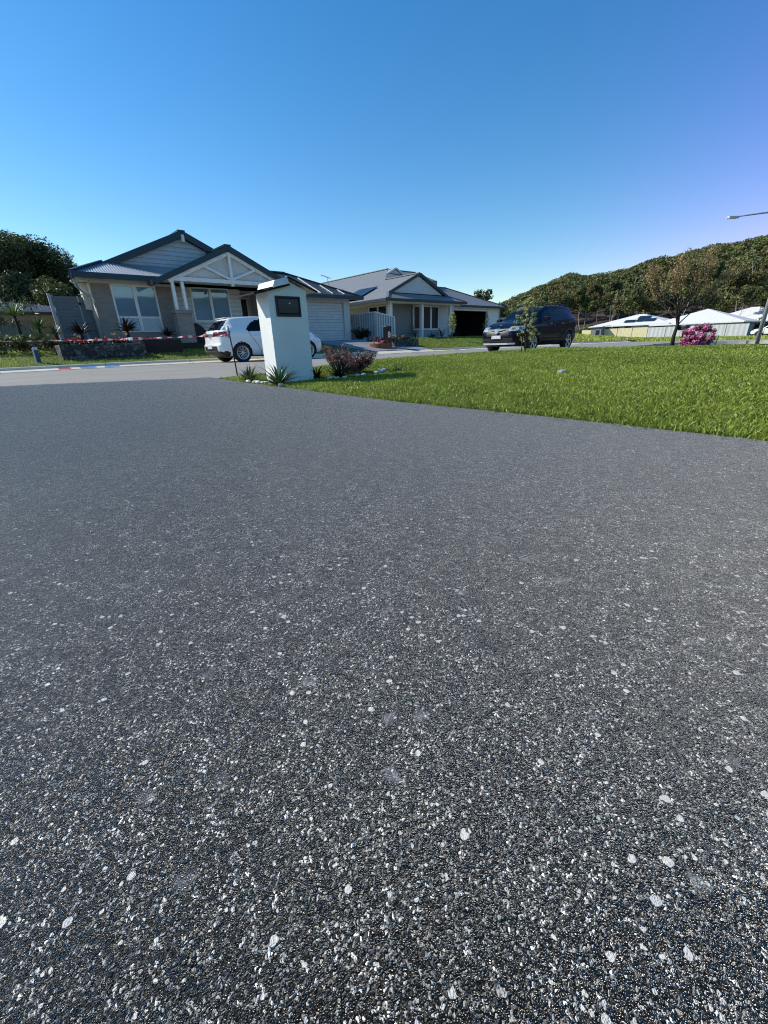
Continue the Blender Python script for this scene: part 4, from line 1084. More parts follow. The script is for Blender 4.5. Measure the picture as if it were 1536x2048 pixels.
mb = MB(); mb.lathe([(0, -.012), (.05, -.01), (.055, .0)], 20, 0, 'Z', (0, 0, 0)); o = mb.build('emblem', M_CHROME, CAR1); o.rotation_euler = (0, PI/2, 0); o.scale = (.6, 1.1, 1); o.location = (-.012, 0, .80)
yr = -4.62, 14.72
fwd = Vector((CA, SA, 0)); lft = Vector((-SA, CA, 0))
CAR1.location = Vector((yr[0], yr[1], -.035)) - fwd*.58 + lft*.845

# ---- dark blue wagon
P_NAVY = mat('midnight blue paint', (.0025, .004, .011), .45, 0, .02, 2, coat=.30, spec=.08)
def suv_label(x, y, z, sgn, V, q):
    ay = abs(y)
    win = [(.50, 1.20), (.62, 1.36), (.95, 1.47), (1.28, 1.50), (1.28, 1.12), (.8, 1.14)]
    w2 = [(1.31, 1.50), (1.31, 1.12), (2.02, 1.09), (2.02, 1.50)]
    w3 = [(2.06, 1.50), (2.06, 1.09), (3.12, 1.06), (2.98, 1.16), (2.62, 1.40), (2.42, 1.48)]
    if ay > .45:
        for k, p in enumerate((win, w2, w3)):
            if in_poly(x, z, p): return 'side_window#%d%d' % (k, sgn)
    if x < .55 and 1.10 < z < 1.45 and ay < .56: return 'rear_window'
    if 2.62 < x < 3.38 and z > crom([(2.55, 1.46), (3.35, 1.10)], x) and ay < .60+(x-2.6)*.10: return 'windscreen'
    if x < .30 and .80 < z < 1.02 and ay > .45: return 'tail_light#%d' % sgn
    if x > 3.95 and .74 < z < .90 and ay > .44 and x > 3.95+(.9-z)*1.6: return 'headlight#%d' % sgn
    if x > 4.28 and .58 < z < .84 and ay < .46: return 'grille'
    if x > 4.2 and .30 < z < .52 and ay < .62: return 'grille#low'
    if z < .34: return 'cladding'
    if ay > .5:
        for wx in (.86, 3.53):
            if math.hypot(x-wx, z-.355) < .455: return 'cladding'
        if x < 4.0 and x > .3:
            if (abs(x-2.04) < .009 or abs(x-1.22) < .009 or abs(x-3.02) < .009) and .36 < z < 1.08: return 'shut_line#%d%d' % (int(x), sgn)
            if 1.23 < x < 2.03 and .36 < z < 1.08: return 'door#r%d' % sgn
            if 2.05 < x < 3.01 and .36 < z < 1.08: return 'door#f%d' % sgn
    return 'body'
SUV = dict(L=4.46, hw=.90, arch=.385, wz=.355, wheels=(.86, 3.53), ws=(2.6, 3.4), label=suv_label, res=(200, 66), rdrop=.055,
    ztop=[(0, 1.0), (.05, 1.08), (.16, 1.26), (.42, 1.55), (.55, 1.59), (1.0, 1.62), (1.6, 1.63), (2.2, 1.61), (2.62, 1.51), (3.36, 1.12), (3.8, 1.06), (4.2, .96), (4.46, .84)],
    zbelt=[(0, .98), (.3, 1.12), (.8, 1.14), (1.5, 1.10), (2.8, 1.04), (3.3, 1.01), (4.0, .92), (4.46, .74)],
    zbot=[(0, .36), (.35, .27), (3.9, .25), (4.46, .30)],
    w=[(0, .66), (.06, .76), (.2, .83), (.5, .875), (1, .895), (2.6, .90), (3.6, .895), (4.1, .83), (4.33, .74), (4.46, .62)],
    wr=[(0, .58), (.3, .56), (.6, .60), (1.5, .63), (2.4, .62), (3.3, .71), (4.0, .68), (4.46, .52)],
    rear=[(.3, .08), (.5, -.02), (.75, .0), (1.0, .0), (1.6, 0)], front=[(.3, -.07), (.45, .02), (.62, .03), (.8, .0), (.95, -.05)],
    mats={'body': P_NAVY, 'door': P_NAVY, 'side_window': M_CGLASS, 'rear_window': M_CGLASS, 'windscreen': M_CGLASS, 'tail_light': M_TAIL, 'headlight': M_HEAD, 'grille': M_BLKPL, 'cladding': M_BLKPL, 'shut_line': M_BLKPL})
CAR2 = thing('parked_car', 'dark blue wagon with roof rails parked on the near side of the street', 'car', (0, 0, 0), A41+PI)
car_body(CAR2, SUV)
for wx in SUV['wheels']:
    for sg in (1, -1): wheel(CAR2, wx, sg*.885, .355, .355, .235, 'star', sg)
mb = MB(); mb.box((4.53, -.186, .50), (4.575, .186, .61)); mb.build('number_plate', M_PLATE, CAR2)
mb = MB()
pts = [(4.30, -.56, .86), (4.49, -.30, .805), (4.545, 0, .765), (4.49, .30, .805), (4.30, .56, .86)]
for a, b_ in zip(pts, pts[1:]): mb.beam(a, b_, .03, .035)
pts = [(4.38, -.44, .77), (4.51, -.2, .715), (4.53, 0, .70), (4.51, .2, .715), (4.38, .44, .77)]
for a, b_ in zip(pts, pts[1:]): mb.beam(a, b_, .02, .022)
mb.build('grille_bar', M_CHROME, CAR2)
mb = MB(); mb.prism([(-.075, .70), (-.055, .80), (0, .83), (.055, .80), (.075, .70), (0, .655)], 4.55, 4.59, plane='YZ'); mb.build('emblem', M_CHROME, CAR2, bevel=.008)
mb = MB(); mb.lathe([(0, .02), (.03, .01), (.035, 0)], 12, 0, 'Z', (4.28, 0, .945)); mb.build('bonnet_badge', M_CHROME, CAR2)
mb = MB()
pts = [(4.36, -.66, .335), (4.50, -.45, .33), (4.545, 0, .33), (4.50, .45, .33), (4.36, .66, .335)]
for a, b_ in zip(pts, pts[1:]): mb.beam(a, b_, .03, .055)
mb.build('bumper_trim', mat('satin silver trim', (.72, .73, .74), .3, .5), CAR2)
for sg in (1, -1):
    mb = MB(); mb.tube([(.75, sg*.60, 1.585), (.9, sg*.61, 1.635), (1.7, sg*.625, 1.665), (2.35, sg*.615, 1.635), (2.5, sg*.60, 1.57)], .02, 8); mb.build('roof_rail', M_BLKPL, CAR2, smooth=True)
    mb = MB(); mb.box((2.82, sg*.90, 1.07), (3.0, sg*1.09, 1.20)); mb.beam((2.9, sg*.86, 1.06), (2.9, sg*.95, 1.10), .06, .04); mb.build('mirror', P_NAVY, CAR2, bevel=.035)
    mb = MB(); mb.lathe([(0, .0), (.045, .0), (.05, -.03)], 14, 0, 'Z', (0, 0, 0)); o = mb.build('fog_lamp', M_HEAD, CAR2); o.rotation_euler = (0, PI/2, 0); o.location = (4.40, sg*.60, .43)
    for xx in (1.42, 2.3):
        mb = MB(); mb.tube([(xx, sg*.90, .98), (xx+.08, sg*.925, .985), (xx+.18, sg*.90, .98)], .012, 6); mb.build('door_handle', M_CHROME, CAR2, smooth=True)
    mb = MB(); mb.beam((1.2, sg*.905, .42), (3.1, sg*.905, .42), .02, .03); mb.build('side_moulding', M_CHROME if False else M_BLKPL, CAR2)
# front-left wheel stands at (5.5, 15.9), the car heads back down the street
fl_ = Vector((5.60, 15.98, -.075)); fwd2 = -fwd; lft2 = -lft
CAR2.location = fl_ - fwd2*3.53 - lft2*.885

# ---- distant white wagon at the right edge and the white car inside the open garage
def simple_suv(name, label, res, loc, rz):
    c = dict(SUV); c['res'] = res
    c['mats'] = dict(SUV['mats']); c['mats']['body'] = P_WHITE; c['mats']['door'] = P_WHITE
    o = thing(name, label, 'car', loc, rz)
    car_body(o, c)
    for wx in c['wheels']:
        for sg in (1, -1): wheel(o, wx, sg*.885, .355, .355, .235, 'plain', sg)
    mb = MB(); mb.box((-.06, -.19, .62), (-.03, .19, .73)); mb.build('number_plate', M_BLKPL, o)
    return o
p = W(82.0, 8.3, -.5)
simple_suv('parked_car', 'white wagon parked beyond the end of the long pale fence at the right edge', (80, 40), p, A41+PI/2)
p = W(30.6, 25.6, .6)
simple_suv('parked_car', 'white wagon inside the open double garage of the middle house', (90, 44), p, A41+PI/2)
# ------------------------------------------------------------------ foliage tools
def leaf_cloud(centres, radii, per, size, seed=1, squash=.8, shell=.45, upbias=.3, asp=.5):
    """small leaf quads spread through clumps; tint runs dark below and inside, light on top"""
    r = np.random.default_rng(seed)
    C = np.repeat(np.asarray(centres, float), per, 0); Rr = np.repeat(np.asarray(radii, float), per)
    k = len(C)
    d = r.normal(size=(k, 3)); d /= np.linalg.norm(d, axis=1)[:, None]
    rad = r.uniform(shell**3, 1, k)**(1/3)
    off = d*(rad*Rr)[:, None]; off[:, 2] *= squash
    P = C + off
    nrm = d*.7 + r.normal(size=(k, 3))*.6; nrm[:, 2] += upbias; nrm /= np.linalg.norm(nrm, axis=1)[:, None]
    t = np.cross(nrm, r.normal(size=(k, 3))); t /= np.linalg.norm(t, axis=1)[:, None]; b = np.cross(nrm, t)
    sz = size*r.uniform(.6, 1.35, k)[:, None]
    V = np.stack([P-t*sz, P+b*sz*asp, P+t*sz, P-b*sz*asp], 1).reshape(-1, 3)
    F = np.arange(k*4)
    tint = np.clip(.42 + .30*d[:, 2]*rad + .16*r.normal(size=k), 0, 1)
    return V, F, tint

def branchy(mb, p, d, length, rad, depth, r, spread=.7, up=.25, tips=None, seg=6, kids=(2, 3), wob=.25, shrink=.72):
    pts = [Vector(p)]; dd = Vector(d).normalized(); n = 4
    for i in range(n):
        dd = (dd + Vector((r.uniform(-wob, wob), r.uniform(-wob, wob), r.uniform(-wob*.3, wob*.6)+up*.15))).normalized()
        pts.append(pts[-1] + dd*length/n)
    rs = [rad*(1-.45*i/n) for i in range(n+1)]
    mb.tube(pts, rs, seg if depth > 1 else max(4, seg-2), 0, cap=False)
    if tips is not None and depth <= 1: tips.append(pts[-1]); tips.append(pts[-2])
    if depth <= 0: return
    for k in range(r.randint(*kids)):
        a = r.uniform(0, 2*PI); s = spread*r.uniform(.6, 1.2)
        ax = dd.orthogonal().normalized(); ax.rotate(Quaternion(dd, a))
        nd_ = (dd*math.cos(s) + ax*math.sin(s)); nd_.z += up*.4
        st = pts[-1] if k < 2 else pts[-2]
        branchy(mb, st, nd_, length*shrink*r.uniform(.8, 1.15), rad*.56, depth-1, r, spread, up, tips, seg, kids, wob, shrink)

M_BARK = mat('grey brown bark', (.10, .075, .055), .9, 0, .2, 12, bump=.5)
M_BARKD = mat('dark bark', (.035, .026, .02), .9, 0, .2, 12, bump=.5)
M_BARKP = mat('pale gum bark', (.36, .33, .27), .8, 0, .25, 5, bump=.3)
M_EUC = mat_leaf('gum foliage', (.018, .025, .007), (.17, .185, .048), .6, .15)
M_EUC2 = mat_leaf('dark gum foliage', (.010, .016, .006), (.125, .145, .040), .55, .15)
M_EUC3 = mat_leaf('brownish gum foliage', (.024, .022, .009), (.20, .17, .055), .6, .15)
M_MIDG = mat_leaf('mid green leaf', (.018, .028, .008), (.15, .17, .045), .55, .2)
M_RUST = mat_leaf('sparse bronze leaf', (.06, .045, .018), (.58, .43, .17), .5, .35)
M_OLIVE = mat_leaf('olive leaf', (.09, .11, .025), (.66, .64, .24), .5, .4, dry=(.85, .78, .36))
M_STRAP = mat_leaf('strappy leaf', (.010, .022, .010), (.11, .19, .06), .35, .2, dry=(.40, .42, .16))
M_STRAPD = mat_leaf('dark strappy leaf', (.004, .008, .004), (.022, .042, .016), .4, .1)
M_BROM = mat_leaf('dark bromeliad leaf', (.010, .006, .006), (.05, .022, .018), .35, .1)
M_YUC = mat_leaf('yucca leaf', (.02, .04, .012), (.22, .30, .08), .4, .2, dry=(.45, .48, .22))
M_REDB = mat_leaf('reddish twiggy foliage', (.045, .02, .017), (.26, .14, .12), .5, .25, dry=(.50, .36, .30))
M_PINK = mat_leaf('pink blossom', (.45, .03, .16), (.92, .34, .58), .5, .3, dry=(.95, .62, .76))
M_REDF = mat_leaf('red flower', (.10, .006, .006), (.62, .05, .04), .5, .2, dry=(.75, .60, .52))
M_YELF = mat_leaf('yellow flower', (.35, .25, .03), (.75, .65, .25), .5, .2)
M_HEDGE = mat_leaf('mixed shrub leaf', (.018, .022, .006), (.13, .13, .04), .6, .2, dry=(.26, .16, .09))

def tree(name, label, cat, x, y, z, h, cr, trunk_h, seed, leafm, barkm, leaves=3200, lsize=.16, group=None, depth=3, rad=None, squash=.75, clumps=None, spread=.65, lean=(0, 0), crad=None, kids=(2, 3)):
    r = random.Random(seed)
    t = thing(name, label, cat, (x, y, z), r.uniform(0, 6), group)
    mb = MB(); tips = []
    branchy(mb, (0, 0, -.1), (lean[0], lean[1], 1), trunk_h, rad or h*.022, depth, r, spread, .3, tips, 8, kids, .12 if barkm is not M_BARKP else .3)
    # fit the skeleton into the wanted crown
    zs_ = max(p.z for p in tips); xs_ = max(math.hypot(p.x, p.y) for p in tips)
    ks = h*.93/zs_; kr = cr*.85/xs_
    def fit(p):
        p = Vector(p); f = min(1.0, max(0.0, (p.z-.1*h)/(zs_*.5))); kk_ = 1 + (kr-1)*f
        return Vector((p.x*kk_, p.y*kk_, p.z*ks))
    mb.v = [tuple(fit(p)) for p in mb.v]; tips = [fit(p) for p in tips]
    mb.build('trunk', barkm, t, smooth=True)
    sel = tips if clumps is None else [tips[i] for i in sorted(r.sample(range(len(tips)), min(clumps, len(tips))))]
    cra = [(crad or cr*.30)*r.uniform(.7, 1.3) for _ in sel]
    per = max(6, leaves//len(sel))
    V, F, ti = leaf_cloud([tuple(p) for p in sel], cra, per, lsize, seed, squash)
    o = fastmesh('crown', V, F, 4, leafm, tint=ti, parent=t)
    return t

def strappy(name, label, cat, s, n, z, blades_n, length, width, m, seed, group=None, spread=1.0, stem=0.0, droop=1.0, xy=None, parts=True):
    r = random.Random(seed)
    t = thing(name, label, cat, W(s, n, z) if xy is None else (xy[0], xy[1], z), 0, group)
    mb = MB()
    for i in range(blades_n):
        a = r.uniform(0, 2*PI); q = (i+.5)/blades_n; elev = PI/2 - (q**.7)*spread*1.15 + r.uniform(-.12, .12)
        ln = length*r.uniform(.75, 1.15); dx, dy = math.cos(a), math.sin(a); ww = width*r.uniform(.7, 1.2)
        pts = []; p = Vector((dx*.02, dy*.02, stem)); e = elev
        for k in range(5):
            pts.append(p.copy()); p = p + Vector((dx*math.cos(e), dy*math.cos(e), math.sin(e)))*ln/4; e -= .16*droop*(1+k*.35)
        sd_ = Vector((-dy, dx, 0)); vs = []
        for k, pt in enumerate(pts):
            w_ = ww*(.55, 1, .9, .55, .06)[k]/2
            vs += [pt - sd_*w_, pt + Vector((0, 0, -w_*.4)), pt + sd_*w_]
        fs = [(3*k, 3*k+1, 3*k+4, 3*k+3) for k in range(4)] + [(3*k+1, 3*k+2, 3*k+5, 3*k+4) for k in range(4)]
        ti = max(0, min(1, r.gauss(.45, .22)))
        mb.add(vs, fs, 0, ti)
    mb.build('leaves', m, t, tint=True)
    if stem > .05:
        m2 = MB(); m2.tube([(0, 0, -.1), (.01, 0, stem*.5), (0, 0, stem+.05)], [.06, .05, .04], 8); m2.build('stem', M_BARKD, t, smooth=True)
    return t

# ------------------------------------------------------------------ letterbox pillar
M_RENDW = mat('white painted render', (.88, .87, .80), .75, 0, .05, 2.5, bump=.25, bscale=180)
M_ZINC = mat('folded zinc sheet', (.58, .58, .58), .35, .5, .08)
PIL, fpil = street_thing('letterbox_pillar', 'white rendered letterbox pillar with little gabled metal roof and black mail door', 'letterbox', 2.84, 5.05, -.02)
s0, s1, n0, n1 = 2.58, 3.10, 4.90, 5.20; sm_ = 2.85
mb = MB(); mb.prism([(s0, -.06), (s1, -.06), (s1, 1.065), (sm_, 1.165), (s0, 1.035)], n0, n1); mb.build('pillar', M_RENDW, PIL, fpil)
mb = MB()
L0_, L1_ = (2.40, 1.013), (sm_+.01, 1.125)          # left wing runs in under the raised ridge piece
mb.slab([(L0_[0], n0-.04, L0_[1]), (L1_[0], n0-.04, L1_[1]), (L1_[0], n1+.05, L1_[1]), (L0_[0], n1+.05, L0_[1])][::-1], .014)
mb.slab([(sm_-.01, n0-.05, 1.192), (3.22, n0-.05, 1.058), (3.22, n1+.05, 1.058), (sm_-.01, n1+.05, 1.192)], .012)
mb.build('roof', M_ZINC, PIL, fpil)
mb = MB(); mb.add([(2.63, n0-.055, 1.085), (2.84, n0-.055, 1.135), (2.84, n0-.055, 1.195), (2.66, n0-.055, 1.15), (2.63, n1+.04, 1.085), (2.84, n1+.04, 1.135), (2.84, n1+.04, 1.195), (2.66, n1+.04, 1.15)], [(3, 2, 1, 0), (4, 5, 6, 7), (0, 1, 5, 4), (2, 3, 7, 6), (3, 0, 4, 7)])
mb.beam((2.63, n0-.06, 1.083), (2.845, n0-.06, 1.133), .012, .014, 1)
mb.build('ridge_cap', [M_ZINC, M_WHITE], PIL, fpil)
mb = MB(); mb.beam((L0_[0]-.005, n0-.05, L0_[1]-.010), (L1_[0]-.005, n0-.05, L1_[1]-.010), .012, .020); mb.beam((sm_-.02, n0-.062, 1.190), (3.225, n0-.062, 1.052), .012, .018); mb.beam((L0_[0]-.006, n0-.05, L0_[1]-.006), (L0_[0]-.006, n1+.05, L0_[1]-.006), .012, .018); mb.build('roof_trim', M_BLACK, PIL, fpil)
M_BLKMET = mat('black powder coat', (.010, .011, .012), .3, .2, .1)
a0, a1, b0, b1 = 2.665, 3.0, .772, .995
fr = MB()
for bx in (((a0, n0-.012, b0), (a1, n0+.01, b0+.026)), ((a0, n0-.012, b1-.018), (a1, n0+.01, b1)), ((a0, n0-.012, b0+.026), (a0+.024, n0+.01, b1-.018)), ((a1-.012, n0-.012, b0+.026), (a1, n0+.01, b1-.018))): fr.box(*bx)
fr = fr.build('mail_door_frame', M_BLKMET, PIL, fpil)
mb = MB(); mb.box((a0+.034, n0-.006, b0+.036), (a1-.022, n0+.004, b1-.028)); mb.build('mail_door', mat('smoked panel', (.022, .028, .03), .18, 0, .1), PIL, fpil, bevel=.003)
mb = MB(); mb.box((a0+.022, n0-.001, b0+.024), (a1-.010, n0+.003, b1-.016)); mb.build('door_rebate', M_BLACK, PIL, fpil)
mb = MB(); mb.lathe([(0, -.010), (.0085, -.008), (.010, 0)], 14, 0, 'Y', (a0+.185, n0-.006, b0+.145)); mb.build('lock', M_CHROME, PIL, fpil)

# ------------------------------------------------------------------ stake and barrier tape
def wpx(x, y, z): return (x, y, z)
ST = thing('stake', 'thin black steel stake holding the end of the barrier tape, left of the pillar', 'stake', (-2.26, 6.9, .09))
mb = MB(); mb.tube([(0, 0, -.1), (-.01, 0, .33), (-.03, 0, .66)], .010, 7); mb.build('rod', M_BLKPL, ST, smooth=True)
mb = MB(); mb.tube([(-.035, 0, .50), (-.036, .0, .56), (-.036, 0, .62)], .02, 7); mb.build('tape_wrap', mat('blue white wrap', (.35, .38, .6), .5, 0, .4, 60), ST, smooth=True)
m, nt, b = newmat('red and white barrier tape'); L_ = nt.links.new
uvn = nd(nt, 'ShaderNodeAttribute', attribute_name='run'); mu = nd(nt, 'ShaderNodeMath', operation='MULTIPLY'); L_(uvn.outputs['Fac'], mu.inputs[0]); mu.inputs[1].default_value = 4.0
fr_ = nd(nt, 'ShaderNodeMath', operation='FRACT'); L_(mu.outputs[0], fr_.inputs[0])
rp = ramp(nt, [(0.0, (.60, .02, .03)), (.58, (.60, .02, .03)), (.60, (.82, .78, .76)), (1.0, (.82, .78, .76))]); L_(fr_.outputs[0], rp.inputs['Fac']); L_(rp.outputs['Color'], b.inputs['Base Color']); b.inputs['Roughness'].default_value = .35
M_TAPE = m
A = Vector((-2.29, 6.9, .625)); Bp = Vector((-8.2, 7.0, .74)); Q = 260
vs = []; fs = []; run = []
for i in range(Q+1):
    t = i/Q; p = A.lerp(Bp, t); p.z -= .05*math.sin(PI*t)
    tw = t*46 + 1.5*math.sin(t*9); hw = .024*(1 - .8*nsst(np.array((t-.36)/.12)))*(.75+.25*math.sin(t*30))
    d = Vector((0, math.sin(tw)*.8, math.cos(tw)))*float(hw)
    sh = Vector((.03*(1 if False else 0), 0, 0))
    vs += [tuple(p-d), tuple(p+d)]
    if i < Q: fs.append((2*i, 2*i+2, 2*i+3, 2*i+1)); run.append(t*(Bp-A).length*1.6)
mb = MB(); mb.add(vs, fs); o = mb.build('barrier_tape', M_TAPE, None, smooth=False)
at_ = o.data.attributes.new('run', 'FLOAT', 'FACE'); at_.data.foreach_set('value', run)
tag(o, 'twisted red and white barrier tape stretched across the driveway end', 'barrier tape')

# ------------------------------------------------------------------ plants by the pillar
strappy('strappy_plant', 'green strappy-leaved clump at the left front foot of the white pillar, left one of two', 'plant', 2.53, 5.62, .0, 70, .26, .020, M_STRAP, 1, 'strappy plants by the driveway')
strappy('strappy_plant', 'green strappy-leaved clump against the front corner of the white pillar, by the driveway edge', 'plant', 2.51, 4.76, .0, 85, .30, .022, M_STRAP, 2, 'strappy plants by the driveway')
strappy('strappy_plant', 'small dark clump close against the right side of the white pillar', 'plant', 3.20, 4.98, .01, 40, .22, .02, M_STRAPD, 3)
strappy('strappy_plant', 'dark spiky clump in front of the reddish bush', 'plant', 3.40, 4.74, .02, 75, .27, .018, M_STRAPD, 4)
strappy('strappy_plant', 'small light green spiky plant alone in the lawn right of the reddish bush', 'plant', 4.20, 4.42, .04, 36, .15, .018, M_STRAP, 5)
def bush(name, label, cat, x, y, z, rx, h, seed, m, twigm, n_leaf, lsize, group=None, twigs=26, spread=.5):
    r = random.Random(seed); t = thing(name, label, cat, (x, y, z), 0, group)
    mb = MB(); tips = []
    for i in range(twigs):
        a = r.uniform(0, 2*PI); k = math.sqrt(r.random()); p = (math.cos(a)*rx*.4*k, math.sin(a)*rx*.4*k, 0); d = Vector((math.cos(a)*k*spread*rx, math.sin(a)*k*spread*rx, h*r.uniform(.6, 1.0)))
        pts = [Vector(p) + d*(q/4) + Vector((math.cos(a), math.sin(a), 0))*(q/4)**2*rx*.35*k + Vector((r.uniform(-.02, .02), r.uniform(-.02, .02), 0))*h for q in range(5)]
        mb.tube(pts, [h*.012, h*.010, h*.008, h*.006, h*.004], 4, cap=False)
        tips += [(pts[-1], .13), (pts[-2], .15), (pts[-3], .12)]
    mb.build('twigs', twigm, t)
    V, F, ti = leaf_cloud([tuple(p) for p, q in tips], [h*q*r.uniform(.8, 1.6) for p, q in tips], max(4, n_leaf//len(tips)), lsize, seed, .9, .2)
    fastmesh('foliage', V, F, 4, m, tint=ti, parent=t)
    return t
bush('red_bush', 'low twiggy reddish-brown bush in the pebble bed right of the pillar', 'bush', *W(3.78, 4.95)[:2], .02, .26, .31, 6, M_REDB, M_BARK, 5200, .016, twigs=60)
bush('red_bush', 'small dark-leaved shrub rising behind the reddish bush', 'bush', *W(4.1, 5.75)[:2], .03, .2, .38, 61, M_REDB, M_BARKD, 1200, .018, twigs=18)
M_PEB = mat('white pebble', (.80, .76, .68), .7, 0, .12, 30, bump=.3, bscale=90)
r = random.Random(5); k = 0
for (s, n) in [(2.46, 5.50), (2.47, 5.34), (2.46, 5.22), (2.47, 5.12), (2.48, 5.03), (2.46, 4.62), (3.22, 4.70), (3.28, 4.62), (3.36, 4.56), (3.30, 4.70), (3.58, 4.58), (3.66, 4.54), (3.9, 4.56), (4.02, 4.60), (4.12, 4.66), (4.2, 4.74)]:
    R_p = r.uniform(.020, .036); mb = MB(); segs = 10; rows = 6; vs = []
    for i in range(rows+1):
        ph = PI*i/rows
        for j in range(segs):
            th = 2*PI*j/segs; q = R_p*(1+r.uniform(-.12, .12)); vs.append((q*math.sin(ph)*math.cos(th)*1.35, q*math.sin(ph)*math.sin(th), q*math.cos(ph)*.75))
    fs = [(i*segs+j, (i+1)*segs+j, (i+1)*segs+(j+1) % segs, i*segs+(j+1) % segs) for i in range(rows) for j in range(segs)]
    mb.add(vs, fs); o = mb.build('white_pebble', M_PEB, None, smooth=True); o.location = W(s, n, float(zlawn(s, n)) + .022); o.rotation_euler = (r.uniform(-.3, .3), r.uniform(-.3, .3), r.uniform(0, 6))
    left = s < 3
    if not left: o.scale = (1.2, 1.1, .8)
    tag(o, 'white pebble at the foot of the strappy clumps beside the driveway' if left else 'white pebble edging the bed around the reddish bush', 'pebble', 'pebbles by the driveway clumps' if left else 'pebbles around the reddish bush')
# flat grey stone lid in the lawn
t = thing('lawn_cover', 'small grey square cover lying in the middle of the lawn', 'cover', (2.0, 4.72, float(zlawn(4.6, 2.25))+.018)); mb = MB(); mb.box((-.04, -.03, -.1), (.04, .03, .012)); mb.box((-.032, -.023, .012), (.032, .023, .016)); mb.build('lid', M_GREYPOST, t, bevel=.004); t.rotation_euler = (.1, -.1, .5)

# ------------------------------------------------------------------ young bottlebrush beside the dark wagon, corner tree, mailbox, azalea
def sapling(name, label, x, y, z, h, wdt, seed, m, n_leaf, lsize, group=None, low=.12, rad=.014, stake=False, barkm=None):
    r = random.Random(seed); t = thing(name, label, 'tree', (x, y, z), 0, group)
    mb = MB(); pts = [Vector((r.uniform(-.01, .01)*q, r.uniform(-.01, .01)*q, h*.95*q/6)) for q in range(7)]; mb.tube(pts, [rad*(1-q*.11) for q in range(7)], 7)
    tips = []
    for i in range(30):
        q = low + (1-low)*(i+.5)/30; a = i*2.4 + r.uniform(-.4, .4); zz_ = h*q*.9; ln = wdt*math.sin(PI*min(1, .22+q*.75))*r.uniform(.5, 1.1)*(1.0 if .35 > q or q > .5 else .8)
        p0 = Vector((0, 0, zz_)); p1 = p0 + Vector((math.cos(a)*ln*.6, math.sin(a)*ln*.6, ln*.35)); p2 = p1 + Vector((math.cos(a)*ln*.4, math.sin(a)*ln*.4, ln*.45))
        mb.tube([p0, p1, p2], [rad*.4, rad*.3, rad*.15], 4, cap=False); tips += [(p1, .8), (p2, 1.0)]
    mb.build('trunk', barkm or M_BARKD, t)
    V, F, ti = leaf_cloud([tuple(p) for p, q in tips], [wdt*.17*q*r.uniform(.7, 1.3) for p, q in tips], n_leaf//60, lsize, seed, .8, .15, asp=.32)
    fastmesh('foliage', V, F, 4, m, tint=ti, parent=t)
    if stake:
        mb = MB(); mb.tube([(-.09, -.02, -.05), (-.09, -.02, .45)], .012, 6); mb.build('stake', M_BARKD, t)
    return t
sapling('young_tree', 'young yellow-green bottlebrush staked in the lawn in front of the dark wagon', 3.34, 10.0, .09, 1.24, .29, 31, M_OLIVE, 2200, .024, low=.16, stake=True)
sapling('young_tree', 'thin young tree with olive leaves on the grass before the open garage', *W(22.9, 18.9)[:2], .15, 2.1, .38, 32, M_OLIVE, 1400, .05, low=.45, rad=.025, barkm=M_BARK)
sapling('young_tree', 'spindly almost bare sapling beside the right wall of the open garage', *W(27.2, 19.3)[:2], .15, 2.1, .34, 33, M_HEDGE, 380, .04, low=.3, rad=.02, barkm=M_BARK)
def corner_tree():
    x, y, z = 12.72, 19.0, -.12; h = 3.75
    r = random.Random(9); t = thing('street_tree', 'sparse bronze-leaved tree with dark trunk at the street corner beyond the lawn', 'tree', (x, y, z))
    mb = MB(); tips = []
    mb.tube([(0, 0, -.1), (-.03, 0, .4), (.03, 0, .85), (0, 0, 1.15)], [.085, .07, .06, .055], 10)
    for i in range(15):
        a = i*2.4 + r.uniform(-.3, .3); sp = r.uniform(.25, 1.25)
        branchy(mb, (0, 0, .8+.045*i), (math.cos(a)*sp, math.sin(a)*sp, 1.0 if sp < .7 else .62), 1.05*r.uniform(.85, 1.15), .028, 2, r, .34, .35, tips, 6, (3, 3), .16, .62)
    tips = [p for p in tips]
    mb.build('trunk', M_BARKD, t, smooth=True)
    V, F, ti = leaf_cloud([tuple(p) for p in tips], [.18*r.uniform(.6, 1.5) for p in tips], 16, .042, 9, 1.0, .1, asp=.4)
    fastmesh('crown', V, F, 4, M_RUST, tint=ti, parent=t)
    tw = MB()
    for p in tips[::2]:
        a = math.atan2(p.y, p.x); d = Vector((math.cos(a)*.5+r.uniform(-.3, .3), math.sin(a)*.5+r.uniform(-.3, .3), .7)).normalized()
        tw.tube([p - d*.1, p + d*r.uniform(.15, .42)], [.007, .003], 4, cap=False)
    tw.build('twigs', mat('pale twig', (.42, .30, .15), .8), t)
    return t
corner_tree()
MBX = thing('mailbox', 'black box mailbox on a leaning post beside the pink azalea', 'mailbox', (13.05, 19.0, -.08), .5)
mb = MB(); mb.tube([(0, 0, -.05), (.03, 0, .62)], .03, 8); mb.build('post', M_BLKPL, MBX)
mb = MB(); mb.box((-.18, -.14, .60), (.20, .14, .74)); mb.build('box', M_BLKPL, MBX, bevel=.01)
mb = MB(); mb.box((-.20, -.16, .74), (.22, .16, .80)); mb.build('lid', M_SLATG, MBX, bevel=.01)
